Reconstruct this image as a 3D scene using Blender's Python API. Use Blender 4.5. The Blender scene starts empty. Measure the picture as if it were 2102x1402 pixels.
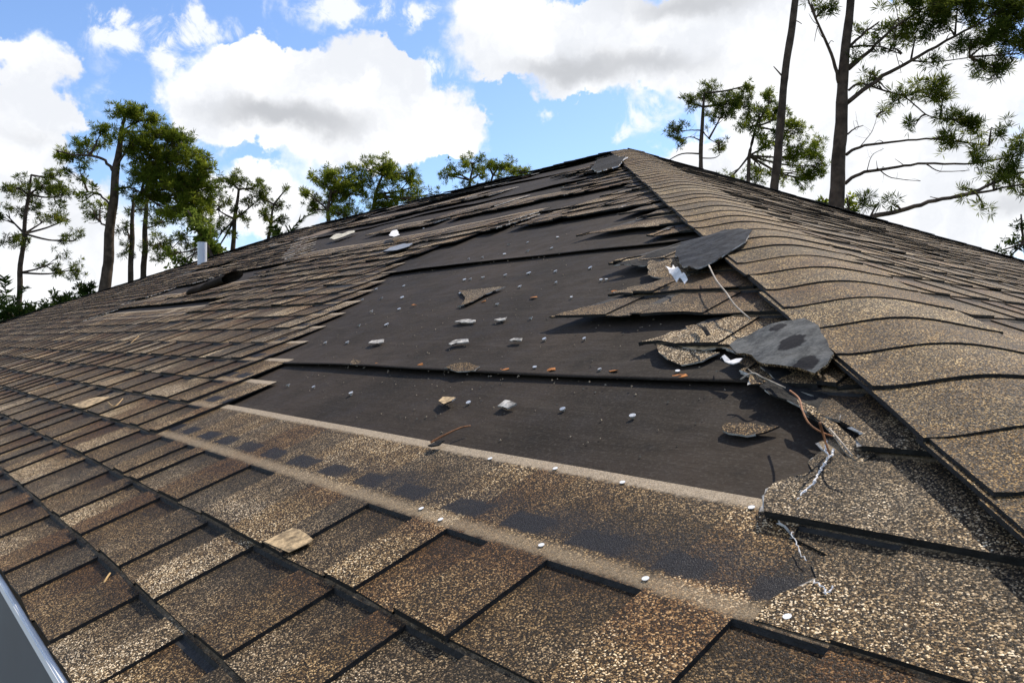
import bpy, bmesh, math, random
from mathutils import Vector, Matrix, noise
random.seed(7)
R = math.radians
SC = bpy.context.scene
COL = SC.collection

# ------------------------------------------------------------------ camera
F_PX, YAW, PIT, ROL = 1566.33, -0.859104, 0.001858, 0.005197
CAM = Vector((1.993052, -0.165981, 0.362637))
PITCH = 0.400861                       # roof pitch (5 in 12)
AY, AX, LX = 4.335037, -1.886152, -7.530294   # ridge y, right / left end of the ridge
X0 = AX + AY                           # front right eave corner
XL = LX - AY
E_, V0 = 0.127, -0.012263              # shingle exposure, first course offset
CP, SP = math.cos(PITCH), math.sin(PITCH)
GZ = -2.75                             # ground level
fw = Vector((math.sin(YAW)*math.cos(PIT), math.cos(YAW)*math.cos(PIT), math.sin(PIT)))
rt = Vector((math.cos(YAW), -math.sin(YAW), 0)); up = rt.cross(fw)
RT = math.cos(ROL)*rt + math.sin(ROL)*up
UP = -math.sin(ROL)*rt + math.cos(ROL)*up
cd = bpy.data.cameras.new('camera'); cam = bpy.data.objects.new('camera', cd); COL.objects.link(cam)
cd.sensor_width = 36; cd.lens = 36*F_PX/2102; cd.clip_start = 0.02; cd.clip_end = 3000
cam.matrix_world = Matrix(((RT.x, UP.x, -fw.x, CAM.x), (RT.y, UP.y, -fw.y, CAM.y), (RT.z, UP.z, -fw.z, CAM.z), (0, 0, 0, 1)))
SC.camera = cam

# ------------------------------------------------------------------ light
SUN_EL, SUN_AZ = R(53), R(-4)          # azimuth measured from +Y towards +X
EXPOSURE = 0.12
SC.view_settings.view_transform = 'Standard'; SC.view_settings.look = 'None'
SC.view_settings.gamma = 1; SC.view_settings.exposure = EXPOSURE
sl = bpy.data.lights.new('sun', 'SUN'); sl.energy = 5.0; sl.angle = R(0.55); sl.color = (1, .90, .75)
so = bpy.data.objects.new('sun', sl); COL.objects.link(so)
sdir = Vector((math.sin(SUN_AZ)*math.cos(SUN_EL), math.cos(SUN_AZ)*math.cos(SUN_EL), math.sin(SUN_EL)))
so.rotation_euler = sdir.to_track_quat('Z', 'Y').to_euler(); so.location = (0, 0, 30)

def pix_dir(px, py):
    return (fw + (px-1051)/F_PX*RT - (py-701)/F_PX*UP)
def azel(px, py):
    d = pix_dir(px, py).normalized()
    return math.atan2(d.x, d.y), math.asin(d.z)

class NT:
    """small helper to wire shader nodes"""
    def __init__(s, tree): s.t = tree; s.n = tree.nodes; s.l = tree.links
    def node(s, typ, ins=None, **kw):
        n = s.n.new(typ)
        for k, v in kw.items(): setattr(n, k, v)
        for k, v in (ins or {}).items(): s.set(n.inputs[k], v)
        return n
    def set(s, sock, v):
        if hasattr(v, 'links') and hasattr(v, 'node'): s.l.new(v, sock)
        else: sock.default_value = v
    def m(s, op, a, b=None, c=None, clamp=False):
        n = s.n.new('ShaderNodeMath'); n.operation = op; n.use_clamp = clamp
        for i, v in enumerate((a, b, c)):
            if v is not None: s.set(n.inputs[i], v)
        return n.outputs[0]
    def vm(s, op, a, b=None):
        n = s.n.new('ShaderNodeVectorMath'); n.operation = op
        s.set(n.inputs[0], a)
        if b is not None: s.set(n.inputs[1], b)
        return n.outputs['Value'] if op in ('DOT_PRODUCT', 'LENGTH', 'DISTANCE') else n.outputs[0]
    def mix(s, f, a, b, bt='MIX'):
        n = s.n.new('ShaderNodeMix'); n.data_type = 'RGBA'; n.blend_type = bt
        s.set(n.inputs[0], f); s.set(n.inputs[6], a); s.set(n.inputs[7], b)
        return n.outputs[2]
    def ss(s, v, lo, hi, a=0., b=1.):
        n = s.n.new('ShaderNodeMapRange'); n.interpolation_type = 'SMOOTHSTEP'
        s.set(n.inputs[0], v); s.set(n.inputs[1], lo); s.set(n.inputs[2], hi); s.set(n.inputs[3], a); s.set(n.inputs[4], b)
        return n.outputs[0]
    def noise(s, vec, scale, detail=4, rough=.55, dist=0.):
        n = s.node('ShaderNodeTexNoise', {'Vector': vec, 'Scale': scale, 'Detail': detail, 'Roughness': rough, 'Distortion': dist})
        return n
    def ramp(s, v, stops, interp='LINEAR'):
        n = s.n.new('ShaderNodeValToRGB'); n.color_ramp.interpolation = interp
        els = n.color_ramp.elements
        while len(els) < len(stops): els.new(.5)
        for e, (p, c) in zip(els, stops): e.position = p; e.color = (*c, 1)
        s.set(n.inputs[0], v); return n.outputs[0]

W = bpy.data.worlds.new('World'); SC.world = W; W.use_nodes = True
w = NT(W.node_tree); w.n.clear()
sky = w.node('ShaderNodeTexSky', sky_type='NISHITA', sun_disc=False, sun_elevation=SUN_EL, sun_rotation=SUN_AZ)
sky.air_density = 1.0; sky.dust_density = 0.6; sky.ozone_density = 2.0
tc = w.node('ShaderNodeTexCoord').outputs['Generated']
dirn = w.vm('NORMALIZE', tc)
# break the cloud outlines up with two sizes of turbulence
n1 = w.noise(dirn, 9, 5, .6).outputs['Color']; n2 = w.noise(dirn, 34, 5, .6).outputs['Color']
warp = w.vm('ADD', w.vm('MULTIPLY', w.vm('SUBTRACT', n1, (.5, .5, .5)), (.11, .11, .11)), w.vm('MULTIPLY', w.vm('SUBTRACT', n2, (.5, .5, .5)), (.04, .04, .04)))
dw = w.vm('NORMALIZE', w.vm('ADD', dirn, warp))
def angles(v):
    s_ = w.node('ShaderNodeSeparateXYZ', {0: v})
    return w.node('ShaderNodeCombineXYZ', {0: w.m('ARCTAN2', s_.outputs[0], s_.outputs[1]), 1: w.m('ARCSINE', s_.outputs[2])}).outputs[0]
ae = angles(dw)
def field(blobs, src):
    tot = None
    for (px, py, rx, ry, st) in blobs:
        a, e = azel(px, py); a2, _ = azel(px+rx, py); _, e2 = azel(px, py-ry)
        q = w.vm('MULTIPLY', w.vm('SUBTRACT', src, (a, e, 0)), (1/abs(a2-a), 1/abs(e2-e), 0))
        g = w.m('MULTIPLY', w.m('EXPONENT', w.m('MULTIPLY', w.vm('DOT_PRODUCT', q, q), -.9)), st)
        tot = g if tot is None else w.m('ADD', tot, g)
    return tot
clouds = [(640,175,170,95,1.2),(480,160,95,65,1.),(760,140,90,70,1.),(850,255,120,70,1.1),(950,245,50,40,.8),(420,225,75,55,.9),(700,290,210,55,1.),
 (470,400,80,50,.9),(600,430,120,70,1.),
 (60,120,90,62,1.1),(90,240,85,48,1.1),(20,330,110,60,1.1),(90,480,280,120,1.2),(330,580,300,70,.8),
 (1010,70,75,75,1.1),(1150,120,150,75,1.1),(1330,70,220,85,1.3),(1560,110,230,110,1.3),(1480,40,200,80,1.),(1800,220,230,150,1.3),(1700,380,300,100,1.2),(1900,470,300,90,1.2),(2000,190,130,70,.9),(1420,340,150,38,.6),(1860,60,90,70,.8)]
wisps = [(225,85,75,45,1.),(250,45,40,20,.8),(345,85,34,46,1.),(395,30,26,28,.9),(440,55,70,26,.8),(345,205,40,30,.9),(400,130,60,60,.7),(720,10,120,34,1.2),(880,10,60,24,.8),(885,150,70,55,1.),(880,190,60,30,.7),(1330,240,60,45,.8),(1105,235,14,14,.7),(1270,275,30,16,.6),(545,40,14,34,.4),(930,330,60,30,.5),(450,300,60,30,.5),(1500,250,120,60,.6),(2000,90,60,50,.6),(300,330,70,50,.6),(200,200,50,60,.45)]
greys = [(590,245,130,34,1.),(500,235,100,32,.6),(690,275,90,34,.6),(1250,140,170,34,1.),(1130,152,90,26,.6),(1420,0,150,38,1.2),(1560,150,90,26,.5),(1380,140,90,30,.4),(60,285,75,32,.6),(30,400,90,45,.5),(2070,430,80,34,.8),(1690,165,60,40,.35),(120,480,90,40,.4),(320,490,90,30,.3),(1900,420,160,26,.2),(1970,110,90,40,.35),(180,160,60,25,.25)]
cf = field(clouds, ae)
# generic cumulus everywhere outside the view of the photograph
fr = w.noise(dirn, 2.3, 6, .6).outputs[0]
inwin = w.vm('DOT_PRODUCT', dirn, tuple(fw.normalized()))
gen = w.m('MULTIPLY', w.ss(fr, .47, .62), w.ss(inwin, .62, .84, 1., 0.))
dens = w.m('ADD', cf, gen)
soft = w.ss(w.noise(dirn, 13, 3, .5).outputs[0], .35, .65, .05, .30)
mask = w.ss(w.m('ADD', dens, w.m('MULTIPLY', w.m('SUBTRACT', w.noise(dirn, 60, 4, .6).outputs[0], .5), .35)), w.m('SUBTRACT', .60, soft), w.m('ADD', .60, soft))
gf = w.ss(field(greys, angles(w.vm('NORMALIZE', w.vm('ADD', dirn, w.vm('MULTIPLY', warp, (.6, .6, .6)))))), .0, 1.5)
bil = w.ss(w.noise(dw, 7, 5, .6).outputs[0], .36, .62)
ccol = w.mix(gf, w.mix(bil, (10.2, 10.5, 11.1, 1), (13.2, 13.3, 13.5, 1)), (6.8, 7.0, 7.4, 1))
hsv = w.node('ShaderNodeHueSaturation', {'Saturation': 1.05, 'Value': 2.15, 'Color': sky.outputs[0]})
wn = w.noise(dirn, 22, 6, .65, .6).outputs[0]
wm = w.m('MULTIPLY', w.ss(w.m('MULTIPLY', field(wisps, ae), w.ss(wn, .32, .66)), .10, .80), .88)
blue = w.mix(1., hsv.outputs[0], (.90, .95, 1.07, 1), 'MULTIPLY')
fin = w.mix(mask, w.mix(wm, blue, (12.2, 12.4, 12.8, 1)), ccol)
bg = w.node('ShaderNodeBackground', {'Color': fin, 'Strength': .08})
w.l.new(bg.outputs[0], w.node('ShaderNodeOutputWorld').inputs[0])

# ------------------------------------------------------------------ helpers
class Frame:
    def __init__(s, O, eu, ev): s.O, s.eu, s.ev = Vector(O), Vector(eu), Vector(ev); s.ew = s.eu.cross(s.ev)
    def pt(s, u, v, h=0): return s.O + s.eu*u + s.ev*v + s.ew*h
FRONT = Frame((0, 0, 0), (1, 0, 0), (0, CP, SP))
SIDE = Frame((X0, 0, 0), (0, 1, 0), (-CP, 0, SP))
REAR = Frame((0, 2*AY, 0), (-1, 0, 0), (0, -CP, SP))
FAR = Frame((XL, 2*AY, 0), (0, -1, 0), (CP, 0, SP))
def on(px, py, fr=FRONT, h=0):
    """point of the photograph -> (u, v) on a roof slope, h above its deck"""
    d = pix_dir(px, py); t = (h-(CAM-fr.O).dot(fr.ew))/d.dot(fr.ew); X = CAM + d*t - fr.O
    return X.dot(fr.eu), X.dot(fr.ev)
def far_pt(px, py, D): return CAM + pix_dir(px, py)*D

def link(name, me, mats, parent=None, loc=None):
    o = bpy.data.objects.new(name, me); COL.objects.link(o)
    for m_ in (mats if isinstance(mats, (list, tuple)) else [mats]): me.materials.append(m_)
    if parent is not None: o.parent = parent
    return o
def mesh_obj(name, bm, mats, parent=None, smooth=False):
    me = bpy.data.meshes.new(name); bm.to_mesh(me); bm.free()
    if smooth:
        for p in me.polygons: p.use_smooth = True
    return link(name, me, mats, parent)
def tag(o, label=None, cat=None, group=None, kind=None):
    if label: o['label'] = label
    if cat: o['category'] = cat
    if group: o['group'] = group
    if kind: o['kind'] = kind
    return o
def empty(name, loc, label, cat, group=None):
    o = bpy.data.objects.new(name, None); COL.objects.link(o); o.location = loc; o.empty_display_size = .2
    bpy.context.view_layer.update()
    return tag(o, label, cat, group)
def adopt(child, parent):
    """parent a world-space mesh without moving it"""
    child.parent = parent; child.matrix_parent_inverse = Matrix.Translation(-Vector(parent.location))
    return child
def fn(a, b, s=1.0, off=0.0): return noise.noise(Vector((a*s, b*s, off)))

def mat(name):
    m_ = bpy.data.materials.new(name); m_.use_nodes = True; t = NT(m_.node_tree); t.n.clear()
    out = t.node('ShaderNodeOutputMaterial'); b = t.node('ShaderNodeBsdfPrincipled'); t.l.new(b.outputs[0], out.inputs[0])
    return m_, t, b, out
def plain(name, col, rough=.7, nscale=30, var=.25, bump=0, spec=.4, metal=0):
    m_, t, b, o = mat(name); co = t.node('ShaderNodeTexCoord').outputs['Object']
    n = t.noise(co, nscale, 5, .6).outputs[0]
    c = t.mix(t.ss(n, .3, .7), (*[x*(1-var) for x in col], 1), (*[min(1, x*(1+var)) for x in col], 1))
    t.set(b.inputs['Base Color'], c); b.inputs['Roughness'].default_value = rough
    b.inputs['Specular IOR Level'].default_value = spec; b.inputs['Metallic'].default_value = metal
    if bump:
        bn = t.node('ShaderNodeBump', {'Height': n, 'Strength': bump, 'Distance': .01}); t.l.new(bn.outputs[0], b.inputs['Normal'])
    return m_

def shingle_mat(name, dashes=True, bright=1.0, olive=0.0):
    """mineral granules on asphalt: each granule its own colour, tabs blended from grey-brown to rust"""
    m_, t, b, out = mat(name)
    co = t.node('ShaderNodeTexCoord').outputs['Object']
    uv = t.node('ShaderNodeUVMap', uv_map='UVMap').outputs[0]
    suv = t.node('ShaderNodeSeparateXYZ', {0: uv}); U, T = suv.outputs[0], suv.outputs[1]
    tone = t.node('ShaderNodeSeparateColor', {0: t.node('ShaderNodeVertexColor', layer_name='tone').outputs[0]})
    ra, rb, inset = tone.outputs[0], tone.outputs[1], tone.outputs[2]
    vo = t.node('ShaderNodeTexVoronoi', {'Vector': co, 'Scale': 780.0, 'Randomness': 1.0})
    rnd = t.node('ShaderNodeSeparateColor', {0: vo.outputs['Color']})
    # patches where dark or pale granules prevail
    patch = t.noise(co, 26, 4, .6).outputs[0]; patch2 = t.noise(co, 5, 3, .6).outputs[0]
    gsel = t.m('ADD', t.m('ADD', rnd.outputs[0], t.m('MULTIPLY', t.m('SUBTRACT', patch, .5), .34)), t.m('MULTIPLY', t.m('SUBTRACT', ra, .5), .2 if dashes else .09))
    big = t.noise(co, 1.7, 2, .5).outputs[0]
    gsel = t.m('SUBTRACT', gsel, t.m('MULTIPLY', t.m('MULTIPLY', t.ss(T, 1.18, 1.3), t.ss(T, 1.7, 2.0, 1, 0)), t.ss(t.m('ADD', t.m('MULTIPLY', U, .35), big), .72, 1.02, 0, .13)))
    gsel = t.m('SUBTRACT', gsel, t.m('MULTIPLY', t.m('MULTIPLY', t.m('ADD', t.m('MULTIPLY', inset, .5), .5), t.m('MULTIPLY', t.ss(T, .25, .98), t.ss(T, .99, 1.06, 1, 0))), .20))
    gran = t.ramp(gsel, [(0, (.008, .006, .004)), (.46, (.024, .016, .008)), (.64, (.078, .050, .023)), (.80, (.20, .132, .062)), (.94, (.45, .335, .185)), (1, (.78, .66, .46))])
    grey = t.ramp(gsel, [(0, (.009, .008, .006)), (.46, (.026, .021, .014)), (.64, (.072, .056, .036)), (.80, (.185, .145, .095)), (.94, (.44, .365, .26)), (1, (.77, .69, .55))])
    rust = t.ramp(gsel, [(0, (.009, .006, .003)), (.46, (.026, .013, .006)), (.64, (.085, .042, .016)), (.80, (.20, .108, .042)), (.94, (.42, .275, .135)), (1, (.70, .55, .35))])
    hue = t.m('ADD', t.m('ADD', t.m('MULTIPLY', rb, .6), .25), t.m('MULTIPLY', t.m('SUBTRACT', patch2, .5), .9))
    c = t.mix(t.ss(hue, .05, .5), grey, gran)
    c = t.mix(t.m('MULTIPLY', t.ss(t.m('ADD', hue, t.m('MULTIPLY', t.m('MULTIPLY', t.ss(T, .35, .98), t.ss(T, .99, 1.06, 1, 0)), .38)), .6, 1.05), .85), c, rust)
    if olive: c = t.mix(olive, c, t.mix(1., c, (1.0, .90, .62, 1), 'MULTIPLY'))
    # weathering: dust streaks down the slope
    st = t.noise(t.vm('MULTIPLY', co, (60, 9, 9)), 1.0, 3, .6).outputs[0]
    c = t.mix(1., c, t.mix(t.ss(st, .3, .7), (.82, .82, .84, 1), (1.12, 1.1, 1.06, 1)), 'MULTIPLY')
    c = t.mix(1., c, (bright*1.06, bright, bright*.92, 1), 'MULTIPLY')
    if dashes:
        wob = t.m('MULTIPLY', t.m('SUBTRACT', t.noise(co, 90, 3, .6).outputs[0], .5), .13)
        Tw = t.m('ADD', T, wob); Uw = t.m('ADD', U, t.m('MULTIPLY', wob, .08))
        fr_ = t.m('FRACT', t.m('DIVIDE', t.m('ADD', Uw, t.m('MULTIPLY', t.m('SUBTRACT', t.noise(co, 6, 1).outputs[0], .5), .08)), .104))
        band = t.m('MULTIPLY', t.ss(Tw, 1.17, 1.21), t.ss(Tw, 1.41, 1.47, 1, 0))
        seg = t.m('MULTIPLY', t.ss(fr_, .04, .10), t.ss(fr_, .62, .74, 1, 0))
        smear = t.m('MULTIPLY', t.m('MULTIPLY', t.ss(U, .85, 1.15), t.ss(t.m('ADD', t.noise(co, 9, 3, .6).outputs[0], t.m('MULTIPLY', rnd.outputs[1], .25)), .46, .72)), t.m('MULTIPLY', t.ss(Tw, 1.16, 1.26), t.ss(Tw, 1.45, 1.8, 1, 0)))
        fade = t.ss(t.noise(co, 2.2, 2).outputs[0], .30, .60, .85, 1.)
        c = t.mix(t.m('MULTIPLY', t.m('MULTIPLY', band, seg), t.m('MULTIPLY', fade, .97)), c, (.012, .012, .015, 1))
        c = t.mix(t.m('MULTIPLY', smear, .72), c, (.014, .014, .017, 1))
        c = t.mix(t.m('MULTIPLY', t.m('MULTIPLY', t.ss(Tw, .95, 1.02), t.ss(Tw, 1.08, 1.2, 1, 0)), .55), c, t.mix(rnd.outputs[1], (.20, .145, .085, 1), (.44, .34, .22, 1)))
        c = t.mix(t.m('MULTIPLY', t.ss(Tw, 2.10, 2.17), .85), c, t.mix(rnd.outputs[1], (.26, .205, .14, 1), (.52, .42, .30, 1)))
    t.set(b.inputs['Base Color'], c)
    t.set(b.inputs['Roughness'], t.m('ADD', .55, t.m('MULTIPLY', rnd.outputs[2], .4)))
    b.inputs['Specular IOR Level'].default_value = .2
    hgt = t.m('ADD', t.m('MULTIPLY', vo.outputs['Distance'], -1.0), t.m('MULTIPLY', rnd.outputs[1], .8))
    bn = t.node('ShaderNodeBump', {'Height': hgt, 'Strength': .6, 'Distance': .0009}); t.l.new(bn.outputs[0], b.inputs['Normal'])
    return m_

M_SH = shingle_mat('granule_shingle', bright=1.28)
M_SIDE = shingle_mat('granule_shingle_side', dashes=False, bright=1.12, olive=.7)
M_CAP = shingle_mat('granule_shingle_cap', dashes=False, bright=1.0, olive=.8)
M_ASPH = plain('cut_asphalt', (.016, .015, .014), .75, 120, .4, .4)
M_EDGE = plain('worn_edge', (.040, .028, .017), .85, 90, .5, .4)
M_FIB = plain('torn_fibre', (.36, .34, .31), .9, 60, .7)
M_BLACK = plain('asphalt_back', (.014, .0135, .013), .8, 90, .5, .5, .15)
M_NAIL = plain('nail_zinc', (.62, .62, .60), .42, 200, .2, 0, .5, .5)
M_RUST = plain('rusty_leaf', (.42, .15, .030), .8, 80, .5)
M_TAN = plain('bare_mat_tan', (.36, .26, .145), .95, 70, .7, .3)
M_WHITE = plain('white_paint', (.80, .80, .79), .45, 8, .04)
M_CREAM = plain('cream_mat', (.50, .46, .36), .9, 40, .4)
M_GREYSTRIP = plain('grey_strip', (.20, .22, .25), .7, 40, .3)
M_SCRAP = plain('grey_scrap', (.085, .075, .062), .9, 60, .7, .6)
M_WHITEFIB = plain('white_fibre', (.72, .70, .68), .85, 70, .25)
M_TWIG = plain('dry_twig', (.30, .13, .055), .75, 90, .4)
M_STRAW = plain('straw_needle', (.45, .29, .12), .7, 90, .3)
M_PALETWIG = plain('pale_twig', (.36, .31, .25), .8, 90, .35)
M_BARK = plain('pine_bark', (.070, .050, .037), .95, 7, .45, .9, .2)
M_CONC = plain('concrete', (.30, .31, .315), .9, 2.5, .12, .2)
M_STUCCO = plain('stucco', (.55, .49, .40), .9, 30, .1, .3)
M_PVC = plain('pvc_pipe', (.66, .69, .74), .4, 12, .08)

def felt_mat():
    m_, t, b, out = mat('roofing_felt'); co = t.node('ShaderNodeTexCoord').outputs['Object']
    big = t.noise(co, 2.2, 4, .6).outputs[0]; fine = t.noise(co, 220, 3, .6).outputs[0]
    strk = t.noise(t.vm('MULTIPLY', co, (3, 22, 22)), 1.6, 4, .65).outputs[0]
    mid = t.noise(co, 16, 4, .65).outputs[0]
    c = t.mix(t.ss(big, .3, .7), (.020, .0152, .0110, 1), (.042, .031, .0225, 1))
    c = t.mix(t.m('MULTIPLY', t.ss(strk, .52, .78), .42), c, (.066, .053, .040, 1))
    c = t.mix(t.m('MULTIPLY', t.ss(mid, .5, .75), .6), c, (.016, .015, .015, 1))
    c = t.mix(t.m('MULTIPLY', t.ss(fine, .48, .75), .42), c, (.085, .075, .062, 1))
    t.set(b.inputs['Base Color'], c); t.set(b.inputs['Roughness'], t.ss(mid, .3, .7, .7, .9))
    b.inputs['Specular IOR Level'].default_value = .12
    wr = t.noise(t.vm('MULTIPLY', co, (2.2, 4, 4)), 1.6, 3, .5, .25).outputs[0]
    hh = t.m('ADD', t.m('ADD', t.m('MULTIPLY', fine, .25), t.m('MULTIPLY', strk, .8)), t.m('MULTIPLY', wr, 3.))
    bn = t.node('ShaderNodeBump', {'Height': hh, 'Strength': .35, 'Distance': .006}); t.l.new(bn.outputs[0], b.inputs['Normal'])
    return m_
M_FELT = felt_mat()
def slate_mat(name, dots):
    """back of an asphalt shingle: grey sand dust, with dark round sealant marks"""
    m_, t, b, out = mat(name); co = t.node('ShaderNodeTexCoord').outputs['Object']
    n = t.noise(co, 45, 5, .65).outputs[0]; n2 = t.noise(co, 260, 3, .6).outputs[0]
    lo, hi = ((.050, .052, .052, 1), (.150, .150, .143, 1)) if dots else ((.012, .014, .018, 1), (.046, .050, .058, 1))
    c = t.mix(t.ss(n, .3, .72), lo, hi)
    c = t.mix(t.m('MULTIPLY', t.ss(n2, .45, .8), .5), c, (.20, .195, .18, 1) if dots else (.075, .08, .085, 1))
    pz = t.vm('ADD', co, t.vm('MULTIPLY', t.vm('SUBTRACT', t.noise(co, 60, 3).outputs['Color'], (.5, .5, .5)), (.018, .018, .018)))
    for (px, py, r) in dots:
        u_, v_ = on(px, py, FRONT, .038); q = FRONT.pt(u_, v_, .038)
        d = t.vm('DISTANCE', pz, tuple(q))
        c = t.mix(t.ss(d, r*.9, r*1.08, 1, 0), c, (.016, .016, .019, 1))
    t.set(b.inputs['Base Color'], c); b.inputs['Roughness'].default_value = .85; b.inputs['Specular IOR Level'].default_value = .12
    bn = t.node('ShaderNodeBump', {'Height': n2, 'Strength': .4, 'Distance': .002}); t.l.new(bn.outputs[0], b.inputs['Normal'])
    return m_
def leaf_mat(name, dark, light, tr=.35):
    m_, t, b, out = mat(name); t.n.remove(b)
    tone = t.node('ShaderNodeSeparateColor', {0: t.node('ShaderNodeVertexColor', layer_name='tone').outputs[0]})
    c = t.mix(tone.outputs[0], (*dark, 1), (*light, 1))
    c = t.mix(t.m('MULTIPLY', t.ss(tone.outputs[1], .93, 1.0), .75), c, (.16, .085, .03, 1))
    d = t.node('ShaderNodeBsdfDiffuse', {'Color': c}); tl = t.node('ShaderNodeBsdfTranslucent', {'Color': c})
    mx = t.node('ShaderNodeMixShader', {0: tr, 1: d.outputs[0], 2: tl.outputs[0]}); t.l.new(mx.outputs[0], out.inputs[0])
    return m_
M_PINE = leaf_mat('pine_needles', (.045, .066, .012), (.25, .28, .045), .62)
M_PINE2 = leaf_mat('pine_needles_olive', (.072, .104, .012), (.36, .39, .045), .66)
M_LIME = leaf_mat('lime_leaves', (.10, .14, .02), (.26, .30, .06), .5)
M_SHRUB = leaf_mat('shrub_leaves', (.018, .035, .008), (.07, .10, .02), .4)

# ------------------------------------------------------------------ setting: ground
bm = bmesh.new(); bmesh.ops.create_circle(bm, cap_ends=True, segments=64, radius=900, matrix=Matrix.Translation((0, 0, GZ)))
g, t, b, o_ = mat('lawn'); co = t.node('ShaderNodeTexCoord').outputs['Object']
t.set(b.inputs['Base Color'], t.mix(t.noise(co, .6, 6, .7).outputs[0], (.03, .055, .015, 1), (.09, .11, .035, 1))); b.inputs['Roughness'].default_value = .95
tag(mesh_obj('ground', bm, g), 'grassy lot round the house', kind='structure')
bm = bmesh.new()
bmesh.ops.create_cube(bm, size=1, matrix=Matrix.Translation((-4, -2.6, GZ+.04)) @ Matrix.Diagonal((22, 7.2, .1, 1)))
tag(mesh_obj('patio', bm, M_CONC), 'smooth grey concrete patio below the eave', kind='structure')

# ------------------------------------------------------------------ house
house = empty('house', (X0-AY, AY, GZ), 'storm damaged house with brown shingled hip roof, felt laid bare', 'house')
def part(name, bm, mats, parent=None, smooth=False, label=None):
    o = mesh_obj(name, bm, mats, None, smooth)
    p = parent or house
    o.parent = p
    if p is house: o.matrix_parent_inverse = Matrix.Translation(-Vector(house.location))
    if label: o['label'] = label
    return o
VR = AY/CP                      # slope length eave -> ridge
def hip_u(v): return X0 - v*CP  # right hip on the front slope
def lhip_u(v): return XL + v*CP
def cut_u(v): return hip_u(v) - .1786
def und(fr, u, v):
    far = min(1, max(0, (v-1.0)/2.5))
    sd = 0 if fr is FRONT else 5.3
    return fn(u, v, .9, 3.1+sd)*(.004+.022*far) + fn(u, v, 3.2, 7.7+sd)*(.0015+.004*far) + .008

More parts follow.
